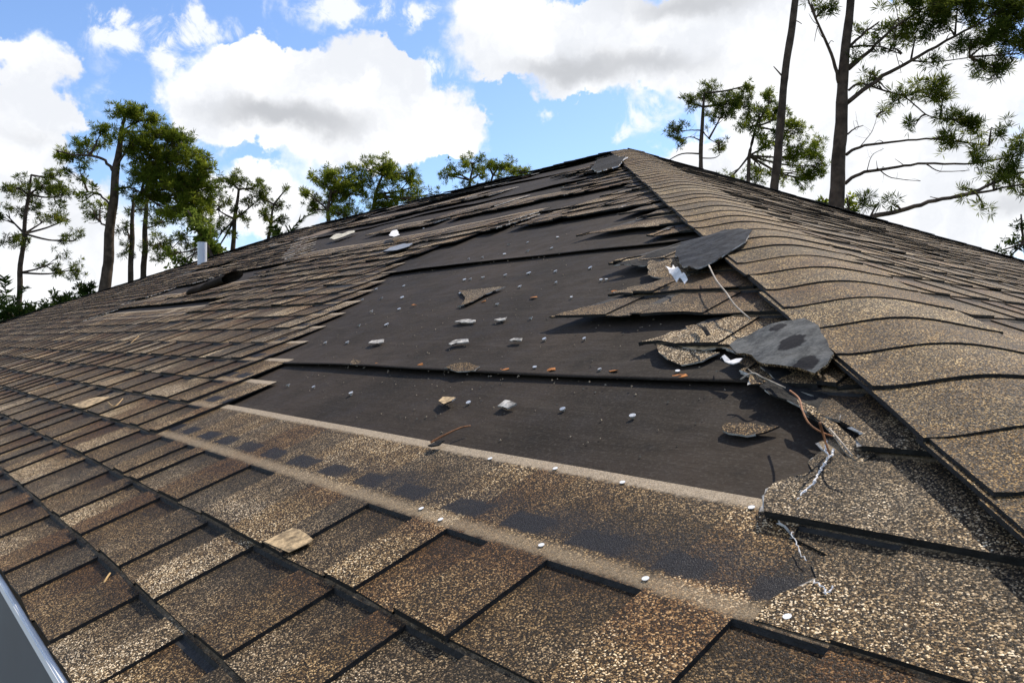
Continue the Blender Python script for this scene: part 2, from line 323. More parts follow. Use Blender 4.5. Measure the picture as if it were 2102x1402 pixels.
HT = 2.28
def course(bm, fr, k, L, Rr, tornL=False, tornR=False, lift=None, plain_=False, seed=0, wear=0.0, detail=True, thick=.0085, force=(), custom=None, frag=True, joints=None):
    """one run of laminated shingles: teeth with sunk insets between them, from u=L(t) to u=Rr(t)"""
    rnd = random.Random(k*977+seed)
    uvl = bm.loops.layers.uv['UVMap']; cl = bm.loops.layers.color['tone']
    vk = V0 + k*E_
    ua = min(L(0), L(E_)); ub = max(Rr(0), Rr(E_))
    cuts = []; x = -14 + rnd.uniform(0, .3); tooth = rnd.random() < .5
    while x < ub+.3:
        wd = rnd.choice((.07, .09, .11, .14)) if tooth else rnd.choice((.06, .08, .10, .12))
        if plain_: wd = .3
        if (tornL or tornR) and frag and ((tornL and tornR) or (tornR and x > ub-.45) or (tornL and x < ua+.6)): wd = rnd.uniform(.018, .05)
        if x+wd > ua-.3: cuts.append((x, x+wd, tooth or plain_, rnd.random(), rnd.random(), rnd.uniform(-1, 1), rnd.uniform(-1, 1), rnd.random()))
        else:
            for _ in range(5): rnd.random()
        x += wd; tooth = not tooth if rnd.random() < (.97 if k < 7 else .86) else tooth
    if joints:
        js = list(joints)
        while js[0] > -13: js.insert(0, js[0]-rnd.choice((.13, .16, .19, .22)))
        while js[-1] < 2.6: js.append(js[-1]+rnd.choice((.14, .17, .20)))
        cuts = []
        for a, c in zip(js, js[1:]):
            m_ = a+(c-a)*rnd.uniform(.45, .65); q = lambda: (rnd.random(), rnd.random(), rnd.uniform(-1, 1), rnd.uniform(-1, 1), rnd.random())
            cuts += [(a, m_, False, *q()), (m_, c, True, *q())]
    if custom: cuts = [(a, c, th, rnd.random(), rnd.random(), 0, 0, 0) for a, c, th in custom]
    cuts = [(a, c, th or any(f0 < c and f1 > a for f0, f1 in force), *rest) for a, c, th, *rest in cuts]
    rows = [0, .3*E_, .62*E_, .94*E_, .965*E_, 1.25*E_, 1.7*E_, HT*E_] if detail else [0, .94*E_, .965*E_, HT*E_]
    H0 = .016 if thick > .007 else .0125
    if (tornL or tornR) and detail: rows = sorted(set(rows+[E_*q for q in (.1, .2, .4, .5, .75, .85, 1.1, 1.4, 1.55, 1.85, 2.0, 2.15)]))
    if k == 0 and fr is FRONT: rows[0] = .022
    if vk+HT*E_ > VR: rows = [r for r in rows if vk+r < VR-.01] + [max(0, VR-.005-vk)]
    if len(rows) < 2: return
    def jag(t, side): return (fn(t*70, k*3.7+seed, 1, side*9.)*.03 + fn(t*260, k*1.3, 1, side*4.+2)*.012)
    def quad(ps, mi, col, uvs):
        vs = [bm.verts.new(p) for p in ps]
        try: f = bm.faces.new(vs)
        except ValueError: return
        f.material_index = mi
        for l, q in zip(f.loops, uvs): l[uvl].uv = q; l[cl] = col
    for (a, c, th, ca, cb, j1, j2, j3) in cuts:
        def U(t, x):
            lo = L(t) + (jag(t, 0) if tornL else 0); hi = Rr(t) + (jag(t, 1) if tornR else 0)
            return min(max(x, lo), hi)
        if U(0, c)-U(0, a) < 1e-4 and U(E_, c)-U(E_, a) < 1e-4: continue
        lowd = .0045 if thick > .007 else .003
        drop = 0 if th else lowd
        cj = (j1*.0022, j2*.0022)                       # uneven butt edge
        if (tornL or tornR) and frag and c-a < .055:
            th = fn(a, k*2.3, 7, 4.) > -.12; drop = 0 if th else lowd; ca = .5+fn(a, k*2.3, 5, 1.); cb = .5+fn(a, k*1.3, 3, 2.)
            near = lambda x: 1 if tornL and tornR else (max(.15, min(1, 1-(x-L(0)-.12)/.3)) if tornL else max(0, min(1, 1-(Rr(0)-x-.1)/.3)))
            rag = lambda x: (max(0, fn(x, k*3.1, 13, 6.))*.045 + fn(x, k*3.1, 55, 8.)*.008)*near(x)
            cj = (rag(a), rag(c))
        curl = (.002+.008*wear*j3 if j3 > 1-.04-wear*.15 else .0006)
        col = (ca, cb, 0. if th else 1., 1)
        def h(u, t, low):
            base = H0*(1-t/(HT*E_)) + .002 - (drop if low else 0)
            lf = lift(u, t) if lift else 0
            return base + lf + und(fr, u, vk+t) + curl*max(0, 1-t/E_)
        P = []
        for i, t in enumerate(rows):
            a_, c_ = U(t, a), U(t, c); low = t < .95*E_
            va = vk+t+(cj[0] if i == 0 else max(0, cj[0]-t) if (tornL or tornR) and frag else 0); vc = vk+t+(cj[1] if i == 0 else max(0, cj[1]-t) if (tornL or tornR) and frag else 0)
            P.append((a_, c_, fr.pt(a_, va, h(a_, t, low)), fr.pt(c_, vc, h(c_, t, low)), t))
        for i in range(len(P)-1):
            p, q = P[i], P[i+1]
            if p[1]-p[0] < 1e-5 and q[1]-q[0] < 1e-5: continue
            if not th and rows[i] < .95*E_ < rows[i+1]: mi = 1 if drop else 0
            else: mi = 0
            quad((p[2], p[3], q[3], q[2]), mi, col, ((p[0], p[4]/E_), (p[1], p[4]/E_), (q[1], q[4]/E_), (q[0], q[4]/E_)))
        # butt edge
        th_ = thick - drop
        p = P[0]
        if p[1]-p[0] > 1e-5:
            quad((p[2]-fr.ew*th_, p[3]-fr.ew*th_, p[3], p[2]), 1, col, ((p[0], 0),)*4)
            # back of the piece, seen where it is lifted
            q = P[-1]; quad((q[2]-fr.ew*.002, q[3]-fr.ew*.002, p[3]-fr.ew*th_, p[2]-fr.ew*th_), 1, col, ((p[0], 0),)*4)
        # sides
        for sd in (0, 1):
            edge_x = a if sd == 0 else c
            for i in range(len(P)-1):
                p, q = P[i], P[i+1]
                at_end = abs(p[sd]-edge_x) > 1e-6
                if not th and not at_end: continue
                th_i = thick*(1-p[4]/(HT*E_))+.0012 - (drop if not th and p[4] < .9*E_ else 0); th_j = thick*(1-q[4]/(HT*E_))+.0012
                A, B = p[2+sd], q[2+sd]
                if p[1]-p[0] < 1e-5 and q[1]-q[0] < 1e-5: continue
                torn = at_end and ((tornL and sd == 0) or (tornR and sd == 1))
                quad((A, B, B-fr.ew*th_j, A-fr.ew*th_i) if sd == 0 else (B, A, A-fr.ew*th_i, B-fr.ew*th_j), 2 if torn and fn(p[4]*90, k, 1, 1.7) > -.15 else 1, col, ((p[0], 0),)*4)
                if torn and fn(p[4]*60, k*2.2, 1, 5.) > -.05:      # frayed fibreglass along the tear
                    s_ = -1 if sd == 0 else 1
                    w1, w2 = .006*rnd.random(), .006*rnd.random()
                    quad((A, B, B+fr.eu*s_*w2-fr.ew*.002, A+fr.eu*s_*w1-fr.ew*.002), 2, col, ((p[0], 0),)*4)
def new_slope():
    bm = bmesh.new(); bm.loops.layers.uv.new('UVMap'); bm.loops.layers.color.new('tone'); return bm

# ---- front slope: what the storm left of each course
NC = int((VR-V0)/E_)
bm = new_slope()
left_end = {3: .243, 4: .083, 5: -.073, 6: -.195, 7: -.285, 8: -.385, 9: -.50, 10: -.61, 11: -.72, 12: -.83}
finger = {3: (1.765, -.125, 0), 4: (1.62, 0, .004), 5: (1.655, -.13, .012), 6: (1.47, -.10, .008), 7: (1.19, .09, .006), 8: (.862, .115, .030), 9: (.90, .10, .012),
 10: (1.02, -.02, .006), 11: (.70, .25, .016), 12: (.86, .03, .008), 13: (.62, .06, .010), 14: (.24, .20, .012), 15: (.40, .05, .010), 16: (.22, .10, .008)}
rr = random.Random(3)
JOINTS = {0: (.305, .468, .678, .809, 1.011, 1.172, 1.36, 1.54, 1.71), 1: (-.033, .16, .36, .53, .69, .906, 1.066, 1.276, 1.411, 1.58), 2: (.288, .454, .552, .768, .984, 1.144, 1.312, 1.472, 1.672)}
for k in range(NC+1):
    vk = V0+k*E_
    lh = (lambda t, vk=vk: lhip_u(vk+t)+.05); rh = (lambda t, vk=vk: hip_u(vk+t)-.055)
    full_wear = .05 if k < 10 else .3
    if k < 3: course(bm, FRONT, k, lh, rh, wear=.05, force=((1.03, 1.13),) if k == 2 else (), thick=.0075, joints=JOINTS[k]); continue
    tk = .0072 if k < 7 else .006
    # left field
    runs = []
    if k <= 12: e0 = left_end[k]; runs.append((-20, e0, False))
    elif k <= 16: runs.append((-20, {13: -.93, 14: -.92, 15: -.86, 16: -.74}[k], False))
    elif k <= 18: runs.append((-20, -.60 if k == 17 else -.66, True))
    elif k == 19: runs.append((-20, -3.3, True))
    elif k <= 27: runs.append((-20, -3.4-.22*(k-19), True))
    elif k <= 32: runs.append((-20, -6.2+rr.uniform(-.5, .5), True))
    else: runs.append((-20, -5.0+rr.uniform(-.8, .6), True))
    # holes torn in the left field
    holes = []
    if k in (10, 11): holes.append((-4.4+rr.uniform(-.2, .2), -2.15+rr.uniform(-.2, .1)))
    if k in (14, 15): holes.append((-4.6, -2.7+rr.uniform(-.1, .2)))
    if k in (16, 17): holes.append((-4.2, -2.9+rr.uniform(-.1, .2)))
    if k in (13,): holes.append((-4.9, -3.7))
    if k in (21, 22): holes.append((-6.6, -5.3))
    if k in (30, 31): holes.append((-8.0, -7.3))
    segs = []
    for (a, e0, tr) in runs:
        cur = a; tl = False
        for (h0, h1) in sorted(holes):
            if h1 < e0: segs.append((cur, h0, tl, True)); cur = h1; tl = True
        segs.append((cur, e0, tl, tr))
    # survivors out in the bare field
    if k == 17: segs.append((-.50, .12, True, True))
    if k == 22: segs += [(-2.75, -1.9, True, True), (-1.8, -.75, True, True)]
    if k == 23: segs += [(-2.2, -1.45, True, True)]
    if k in (28, 29): segs.append((-4.9+rr.uniform(-.4, .4), -2.8+rr.uniform(-.8, .8), True, True))
    if k in (33, 34, 35): segs.append((-4.4+rr.uniform(-.3, .5), -2.9+rr.uniform(-.6, .5), True, True))
    if k == 36: segs.append((-4.8, -2.4, True, True))
    for (a, b_, tl, tr) in segs:
        La = (lambda t, a=a, vk=vk: max(a, lhip_u(vk+t)+.05)); Rb = (lambda t, b_=b_: b_)
        lift = None
        if tr and k >= 12 or tl: lift = (lambda u, t, a=a, b_=b_: (.008 if k > 20 else .006)*max(0, 1-t/(1.6*E_))*(.4+.6*abs(fn(u, k, 2.0, 3.))))
        course(bm, FRONT, k, La, Rb, tl, tr, lift, seed=1, wear=full_wear, detail=(k < 20), thick=tk)
    # ragged fingers against the right hip
    if k in finger: f0, fs, lf = finger[k]
    else:
        f0 = cut_u(vk) - rr.choice((.16, .25, .35, .5, .62)); fs = rr.uniform(.0, .2); lf = rr.uniform(.004, .016)
        if k >= 33: f0 = cut_u(vk) - .15
    Lf = (lambda t, f0=f0, fs=fs: f0+fs*min(t, 1.4*E_)/E_)
    lift = (lambda u, t, f0=f0, lf=lf: lf*.25*max(0, 1-(u-f0)/.55)*max(0, 1-t/(1.8*E_)))
    if k == 3:
        Lf = lambda t: 1.685+.02*min(1, t/.07)-.078*max(0, min(1, (t-.07)/.08)); lift = None
        course(bm, FRONT, k, Lf, rh, True, False, lift, seed=1, frag=False, thick=.0065, custom=((1.4, 1.66, True), (1.66, 1.745, False), (1.745, 2.4, True)))
    elif k == 4: course(bm, FRONT, k, Lf, rh, True, False, lift, seed=1, frag=False, plain_=True, thick=.007)
    else: course(bm, FRONT, k, Lf, rh, True, False, lift, seed=1, wear=.4, detail=True, thick=.0055)
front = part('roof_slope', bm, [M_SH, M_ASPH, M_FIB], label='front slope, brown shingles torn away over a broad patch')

# ---- side slope beyond the hip, rear and far slopes
bm = new_slope()
for k in range(NC+1):
    vk = V0+k*E_
    course(bm, SIDE, k, (lambda t, vk=vk: (vk+t)*CP+.055), (lambda t, vk=vk: 2*AY-(vk+t)*CP-.055), seed=40, wear=.25, detail=k < 14, thick=.005)
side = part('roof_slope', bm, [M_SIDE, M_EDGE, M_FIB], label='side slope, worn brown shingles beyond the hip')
for fr_, wd, sd in ((REAR, None, 60), (FAR, None, 80)):
    bm = new_slope()
    for k in range(NC+1):
        vk = V0+k*E_
        if fr_ is REAR: course(bm, fr_, k, (lambda t, vk=vk: -X0+(vk+t)*CP), (lambda t, vk=vk: -XL-(vk+t)*CP), seed=sd, detail=False, plain_=True)
        else: course(bm, fr_, k, (lambda t, vk=vk: (vk+t)*CP), (lambda t, vk=vk: 2*AY-(vk+t)*CP), seed=sd, detail=False)
    part('roof_slope', bm, [M_SIDE, M_ASPH, M_FIB], label='rear slope' if fr_ is REAR else 'far end slope')
# deck boards under it all
bm = bmesh.new()
A, B, C_, D_ = Vector((XL+.01, .01, -.004)), Vector((X0-.01, .01, -.004)), Vector((X0-.01, 2*AY-.01, -.004)), Vector((XL+.01, 2*AY-.01, -.004))
r1, r2 = Vector((LX, AY, AY*SP/CP-.004)), Vector((AX, AY, AY*SP/CP-.004))
vs = [bm.verts.new(p) for p in (A, B, C_, D_, r1, r2)]
for f in ((0, 1, 5, 4), (1, 2, 5), (2, 3, 4, 5), (3, 0, 4), (3, 2, 1, 0)): bm.faces.new([vs[i] for i in f])
part('roof_deck', bm, plain('plywood', (.16, .11, .07), .9, 8, .3))

# ---- felt underlayment, strip over strip
lap_v = [.02, .765, 1.615, 2.475, 3.345, 4.165]
strips = []
for i, lv in enumerate(lap_v):
    bm = bmesh.new(); top = min(lv+.93, VR-.01); nv = 14; grid = []
    u0 = max(lhip_u(lv)+.05, -11.5); u1 = hip_u(lv)-.03; nu = int((u1-u0)/.045)
    ts = [0, .012, .03, .06, .1] + [.1+(top-lv-.1)*q/nv for q in range(1, nv+1)]
    def low(u):
        skew = {1: .0165*(u-.8), 2: -.03*(u-.2)}.get(i, .03*fn(u, i*5., .5, 2.))
        return lv + skew*1.0 + fn(u, i*3.3, 2.2, 1.)*.005
    for a in range(nu+1):
        u = u0+(u1-u0)*a/nu; colm = []
        for t in ts:
            v = low(u)+t if t < .3 else lv+t+(low(u)-lv)*(1-(t-.3)/.7 if t < 1 else 0)
            uu = min(max(u, lhip_u(v)+.03), hip_u(v)-.02)
            gap = .0035 + .011*max(0, fn(u, i*2., 1.3, 9.)+.25) * (1 if i != 1 else .6)
            hgt = .006*(1-t/.95)+.0005 + gap*max(0, 1-t/.07)**1.5 + .0014*fn(uu, v, 5., 4.) + .0022*max(0, fn(uu*1.2+v*.9, v*1.5, 3., 8.)-.25) + und(FRONT, uu, v)-.0075
            colm.append(bm.verts.new(FRONT.pt(uu, v, hgt)))
        grid.append(colm)
    for a in range(nu):
        for c in range(len(ts)-1): bm.faces.new((grid[a][c], grid[a+1][c], grid[a+1][c+1], grid[a][c+1]))
        # folded lower edge
        p, q = grid[a][0], grid[a+1][0]
        p2, q2 = bm.verts.new(p.co-FRONT.ew*.0016), bm.verts.new(q.co-FRONT.ew*.0016)
        bm.faces.new((p2, q2, q, p))
    o = part('underlayment_strip', bm, M_FELT, smooth=True)
    strips.append(o)
def felt_h(u, v):
    i = max([j for j in range(6) if lap_v[j]-.02 <= v] or [0]); t = v-lap_v[i]
    return .006*(1-t/.95)+.0012+und(FRONT, u, v)-.0075, strips[i]

# ---- hip and ridge caps
def caps(name, p0, p1, na, nb, half, expo, mats, seed, phase=0, skip=(), wear=.2, label=None, hlift=.0):
    """bent cap shingles along a hip: p0 low end, p1 high end, na / nb normals of the two slopes"""
    bm = new_slope(); uvl = bm.loops.layers.uv['UVMap']; cl = bm.loops.layers.color['tone']
    rnd = random.Random(seed); ax = (p1-p0); Lh = ax.length; ax.normalize()
    nrm = (na+nb).normalized(); sa = ax.cross(na).normalized(); sb = nb.cross(ax).normalized()
    if sa.dot(nb) > 0: sa = -sa
    if sb.dot(na) > 0: sb = -sb
    ang = math.acos(max(-1, min(1, sa.dot(-sb)))); n = 14; s0 = phase; k = 0
    while s0 < Lh:
        if k not in skip:
            j = [rnd.uniform(-1, 1) for _ in range(6)]; col = (rnd.random(), rnd.random(), 0, 1); ln = min(expo*2.1, Lh-s0)
            rowsd = [(0, .0), (.35, 0), (1, 0)]; P = []
            for r_, _ in rowsd:
                row = []
                for i in range(n+1):
                    s = -half + 2*half*i/n; side_ = sa if s < 0 else sb; d = abs(s); rb = .055
                    dd = math.sqrt(d*d+rb*rb)-rb
                    pos = p0 + ax*(s0+r_*ln + (j[0]*.004+j[1]*.004*s/half)*(1 if r_ == 0 else 0)) + side_*d*.985 + nrm*((d-dd)*math.tan(ang/2)*-.9*0)
                    pos -= nrm*0
                    bend = math.tan(ang/2)*(math.sqrt(d*d+.065**2)-d)
                    edge = (d/half)**6
                    pos += nrm*(.039-bend) + nrm*((.0055+.003*j[2]*wear)*(1-r_)) + nrm*(edge*hlift*(1 if s < 0 else .4)) + nrm*fn(s0+r_*ln, s, 7, seed)*.002
                    pos += side_*(j[3]*.005 + fn(s0+r_*ln, seed, 20, 1.)*.003)*edge
                    row.append(pos)
                P.append(row)
            def quad(ps, mi, uvs=((0, .2),)*4):
                f = bm.faces.new([bm.verts.new(p) for p in ps]); f.material_index = mi
                if mi == 0: f.smooth = True
                for l, q in zip(f.loops, uvs): l[uvl].uv = q; l[cl] = col
            V = [[bm.verts.new(p) for p in row] for row in P]
            for a in range(len(V)-1):
                for i in range(n):
                    f = bm.faces.new((V[a][i], V[a+1][i], V[a+1][i+1], V[a][i+1])); f.smooth = True
                    for l in f.loops: l[uvl].uv = (s0, .3); l[cl] = col
            th = .0045
            for i in range(n): quad((P[0][i]-nrm*th, P[0][i], P[0][i+1], P[0][i+1]-nrm*th), 1)
            for i in range(n): quad((P[0][i]-nrm*th, P[0][i+1]-nrm*th, P[2][i+1]-nrm*.003, P[2][i]-nrm*.003), 1)
            for a in range(2):
                for i in (0, n): quad((P[a][i], P[a+1][i], P[a+1][i]-nrm*th, P[a][i]-nrm*th), 1)
        s0 += expo*(1+rnd.uniform(-.03, .03)); k += 1
    bmesh.ops.recalc_face_normals(bm, faces=bm.faces[:])
    return part(name, bm, mats, label=label)
zr = AY*SP/CP
crn = Vector((X0, 0, 0)); apx = Vector((AX, AY, zr)); apl = Vector((LX, AY, zr))
hl = (apx-crn).length; hdv = hl/VR        # hip length per unit of slope
caps('hip_cap', crn, apx, FRONT.ew, SIDE.ew, .131, .0855*hdv, [M_CAP, M_ASPH, M_FIB], 11, phase=((.71-.012) % .0855)*hdv, label='near hip cap of bent overlapping shingles', hlift=.006)
caps('hip_cap', Vector((X0, 2*AY, 0)), apx, SIDE.ew, REAR.ew, .131, .116, [M_CAP, M_ASPH, M_FIB], 12, wear=.8)
caps('hip_cap', Vector((XL, 0, 0)), apl, FAR.ew, FRONT.ew, .131, .118, [M_SH, M_ASPH, M_FIB], 13, wear=1.2, hlift=.01)
caps('hip_cap', Vector((XL, 2*AY, 0)), apl, REAR.ew, FAR.ew, .131, .12, [M_SH, M_ASPH, M_FIB], 14)
caps('ridge_cap', apl, apx, FRONT.ew, REAR.ew, .13, .13, [M_SH, M_ASPH, M_FIB], 15, wear=1.5, skip={2, 3, 9, 17, 18, 19, 25, 33, 34}, hlift=.012)

# ---- eave trim, soffit, walls
bm = bmesh.new()
def box(bm, x0, x1, y0, y1, z0, z1): bmesh.ops.create_cube(bm, size=1, matrix=Matrix.Translation(((x0+x1)/2, (y0+y1)/2, (z0+z1)/2)) @ Matrix.Diagonal((x1-x0, y1-y0, z1-z0, 1)))
dz = -.0065
for (x0, x1, y0, y1) in ((XL-.024, X0+.024, .0035, .03), (XL-.024, X0+.024, 2*AY-.03, 2*AY+.026), (X0-.03, X0+.024, .03, 2*AY-.03), (XL-.024, XL+.03, .03, 2*AY-.03)):
    box(bm, x0, x1, y0, y1, dz-.004, dz)
for (x0, x1, y0, y1) in ((XL-.027, X0+.027, -.0060, .0012), (XL-.027, X0+.027, 2*AY+.0262, 2*AY+.030)): box(bm, x0, x1, y0, y1, dz+.0095, .0165)
bmesh.ops.bevel(bm, geom=[e for e in bm.edges if e.calc_length() > 1], offset=.0018, segments=2, affect='EDGES')
part('drip_edge', bm, M_WHITE)
bm = bmesh.new()
for (x0, x1, y0, y1) in ((XL, X0, .0045, .022), (XL, X0, 2*AY-.022, 2*AY-.002), (X0-.022, X0-.002, .024, 2*AY-.024), (XL+.002, XL+.022, .024, 2*AY-.024)): box(bm, x0, x1, y0, y1, -.19, -.012)
part('fascia', bm, plain('slate_fascia', (.050, .062, .072), .5, 3, .15))
bm = bmesh.new(); box(bm, XL+.024, X0-.024, .026, 2*AY-.026, -.20, -.175); part('soffit', bm, M_WHITE)
bm = bmesh.new(); box(bm, XL+.5, X0-.5, .5, 2*AY-.5, GZ-.3, -.201); part('wall', bm, M_STUCCO)

# ---- plumbing vent through the far slope edge
pb = Vector((-7.1, 3.0, 3.0*SP/CP)); d0 = (pb-CAM).dot(fw)
pb = far_pt(415, 545, d0); 
bm = bmesh.new()
bmesh.ops.create_cone(bm, cap_ends=False, segments=28, radius1=.052, radius2=.052, depth=.42, matrix=Matrix.Translation(pb+Vector((0, 0, .06))))
bmesh.ops.create_cone(bm, cap_ends=False, segments=28, radius1=.044, radius2=.044, depth=.42, matrix=Matrix.Translation(pb+Vector((0, 0, .06))))
o = part('vent_pipe', bm, M_PVC, smooth=True)
bm = bmesh.new(); bmesh.ops.create_cone(bm, cap_ends=False, segments=28, radius1=.10, radius2=.058, depth=.10, matrix=Matrix.Translation(pb+Vector((0, 0, -.06))))
c = mesh_obj('flashing', bm, M_BLACK); c.parent = o

# ------------------------------------------------------------------ sheets: torn and loose pieces
def inside(p, poly):
    r = False; j = len(poly)-1
    for i in range(len(poly)):
        if (poly[i][1] > p[1]) != (poly[j][1] > p[1]) and p[0] < (poly[j][0]-poly[i][0])*(p[1]-poly[i][1])/(poly[j][1]-poly[i][1])+poly[i][0]: r = not r
        j = i
    return r
def sheet(name, poly, hfn, thick, mats, fr=FRONT, jag=.0, cuts=2, parent=None, seed=0, rim=None, smooth=False, top=0, back=1):
    """a torn sheet: outline in slope (u, v), height hfn(u, v) of its top face, real thickness"""
    pts = []
    for i, p in enumerate(poly):
        q = poly[(i+1) % len(poly)]; d = math.hypot(q[0]-p[0], q[1]-p[1]); m_ = max(1, int(d/.02))
        for s in range(m_):
            a = s/m_; x, y = p[0]+(q[0]-p[0])*a, p[1]+(q[1]-p[1])*a
            pts.append((x+jag*fn(x, y, 120, seed), y+jag*fn(x, y, 120, seed+5.)))
    bm = bmesh.new(); uvl = bm.loops.layers.uv.new('UVMap'); cl = bm.loops.layers.color.new('tone')
    f = bm.faces.new([bm.verts.new((x, y, 0)) for x, y in pts])
    bmesh.ops.triangulate(bm, faces=[f])
    for _ in range(cuts):
        es = [e for e in bm.edges if e.calc_length() > .018]
        if es: bmesh.ops.subdivide_edges(bm, edges=es, cuts=1); bmesh.ops.triangulate(bm, faces=bm.faces[:])
    bm.normal_update()
    if sum(f.normal.z for f in bm.faces) < 0: bmesh.ops.reverse_faces(bm, faces=bm.faces[:])
    tops = bm.faces[:]; border = [e for e in bm.edges if e.is_boundary]
    low = {}
    flat = {v: (v.co.x, v.co.y) for v in bm.verts}
    for v in list(flat):
        u_, v_ = flat[v]; low[v] = bm.verts.new(fr.pt(u_, v_, hfn(u_, v_)-thick))
    for f in tops:
        f.material_index = top; g_ = bm.faces.new([low[v] for v in reversed(f.verts)]); g_.material_index = back
    for e in border:
        a, c = e.verts; l = e.link_faces[0]
        lo = [x for x in l.loops if x.edge is e][0]; a, c = lo.vert, lo.link_loop_next.vert
        g_ = bm.faces.new((c, a, low[a], low[c])); g_.material_index = back if rim is None else (rim if fn(*flat[a], 40, 3.) > -.1 else back)
    for v, (u_, v_) in flat.items(): v.co = fr.pt(u_, v_, hfn(u_, v_))
    for f in bm.faces:
        if smooth: f.smooth = True
        for l in f.loops: l[uvl].uv = (.5, .4); l[cl] = ((seed*.37) % 1, (seed*.61) % 1, 0, 1)
    return mesh_obj(name, bm, mats, parent)
def P(pxs, h=0, fr=FRONT): return [on(x, y, fr, h) for x, y in pxs]
def house_part(o, parent=None):
    p = parent or house; o.parent = p
    if p is house: o.matrix_parent_inverse = Matrix.Translation(-Vector(house.location))
    return o

# upturned shingle pieces thrown over the hip
M_SL1 = slate_mat('shingle_back_spotted', [(1630, 712, .021), (1598, 680, .013), (1657, 752, .017)])
M_SL2 = slate_mat('shingle_back_dark', [])
pl = P([(1493, 700), (1515, 688), (1560, 676), (1605, 667), (1650, 669), (1682, 690), (1700, 716), (1714, 742), (1697, 757), (1672, 767), (1640, 757), (1608, 752), (1570, 742), (1538, 724), (1512, 714)], .038)
uc = on(1610, 715, FRONT, .05)
def h1(u, v):
    d = hip_u(v)-u; return .045 - .020*max(0, min(1, (d-.12)/.22)) + .008*max(0, 1-abs(d-.15)/.1) - .016*max(0, (.07-d)/.12) + .005*fn(u, v, 9, 1.) + .004*fn(u, v, 24, 4.)
tag(sheet('upturned_shingle', pl, h1, .003, [M_SL1, M_SH, M_FIB], jag=.004, cuts=2, seed=2.3, rim=1, smooth=False), 'large grey upturned shingle with dark round spots lying over the hip', 'shingle', 'upturned shingles on the hip')
pl = P([(1386, 512), (1398, 496), (1440, 486), (1490, 476), (1546, 478), (1532, 500), (1500, 520), (1462, 538), (1430, 551), (1402, 545), (1390, 530)], .043)
def h2(u, v):
    d = hip_u(v)-u; return .049 - .014*max(0, min(1, (d-.12)/.25)) + .008*fn(u, v, 8, 2.) + .004*fn(u, v, 26, 4.)
tag(sheet('upturned_shingle', pl, h2, .003, [M_SL2, M_SH, M_FIB], jag=.006, cuts=2, seed=4.1, rim=2), 'dark slate upturned shingle with pale torn rim, above the spotted one on the hip', 'shingle', 'upturned shingles on the hip')
pl = P([(1212, 342), (1232, 324), (1262, 318), (1286, 322), (1268, 336), (1244, 346), (1226, 350)], .06)
tag(sheet('upturned_shingle', pl, lambda u, v: .055+.02*fn(u, v, 4, 1.), .006, [M_BLACK, M_SH, M_WHITEFIB], jag=.012, seed=5.2, rim=2), 'small dark upturned shingle just below the roof peak', 'shingle', 'upturned shingles on the hip')
# dark rolled-up felt lump on the left field and a light strip pieces
bm = bmesh.new(); a_ = on(392, 597, FRONT, .06); b_ = on(478, 572, FRONT, .06); nn = 26; rg = []
for i in range(nn+1):
    f = i/nn; u, v = a_[0]+(b_[0]-a_[0])*f, a_[1]+(b_[1]-a_[1])*f+.03*fn(f*3, 1, 1, 2.); R0 = .016+.016*f+.008*fn(f*5, 2, 1, 3.); rg.append([])
    for q in range(17):
        an = 2.6*math.pi*q/16-.4; rr_ = R0*(1+.10*q/16); rg[-1].append(bm.verts.new(FRONT.pt(u+.02*fn(q*.5, f*4, 1, 5.), v+rr_*math.cos(an)*2.2, .03+R0+rr_*math.sin(an)+und(FRONT, u, v))))
for i in range(nn):
    for q in range(16): bm.faces.new((rg[i][q], rg[i][q+1], rg[i+1][q+1], rg[i+1][q]))
tag(mesh_obj('curled_felt', bm, M_FELT, smooth=True), 'low dark rolled back flap of felt on the left shingles', 'felt flap')
for pts, m_, lab, hh in (([(676, 489), (690, 482), (704, 480), (716, 475), (728, 473), (727, 477), (712, 482), (702, 487), (684, 491)], M_CREAM, 'long pale torn strip lying high on the left of the bare felt', .04),
                         ([(786, 517), (800, 508), (828, 499), (848, 498), (838, 506), (812, 514)], M_GREYSTRIP, 'bluish grey strip on felt just above the left shingles', .035),
                         ([(799, 484), (806, 474), (815, 473), (820, 481), (812, 485)], M_WHITEFIB, 'white crumpled scrap standing on the upper felt', .05)):
    pl = P(pts, hh)
    tag(sheet('torn_scrap', pl, lambda u, v, hh=hh: hh+.012*fn(u, v, 5, 3.), .006, [m_, M_BLACK], jag=.008, seed=3.3), lab, 'scrap', 'torn scraps on the roof')

# loose shingle scraps resting on the felt
def scrap(pxs, lab, seed, mats, hh=.012, jag=.004, bend=.01):
    hh *= .55; bend *= .55
    pl = P(pxs); uc = sum(p[0] for p in pl)/len(pl); vc = sum(p[1] for p in pl)/len(pl); b0 = felt_h(uc, vc)[0]
    o = sheet('shingle_scrap', pl, lambda u, v: b0+.0015+hh+bend*fn(u*1., v, 14, seed)+.002*fn(u, v, 60, seed), .0022, mats, jag=jag, cuts=1, seed=seed, rim=2)
    return tag(o, lab, 'shingle scrap', 'shingle scraps on the felt')
MS = [M_SH, M_ASPH, M_FIB]
scrap([(944, 604), (990, 600), (1039, 597), (1000, 613), (962, 634), (949, 637), (958, 618)], 'triangular speckled shingle scrap in the middle of the felt', 1.7, MS, .010, .004, .006)
scrap([(1485, 893), (1497, 886), (1545, 886), (1572, 891), (1603, 893), (1570, 905), (1540, 911), (1500, 907), (1488, 901)], 'speckled fish shaped shingle scrap on the lowest felt strip', 2.9, MS, .012, .003, .005)
scrap([(918, 769), (935, 762), (965, 759), (990, 765), (978, 774), (945, 777)], 'mottled oval scrap on the lower felt lap', 3.6, MS, .012, .003, .004)
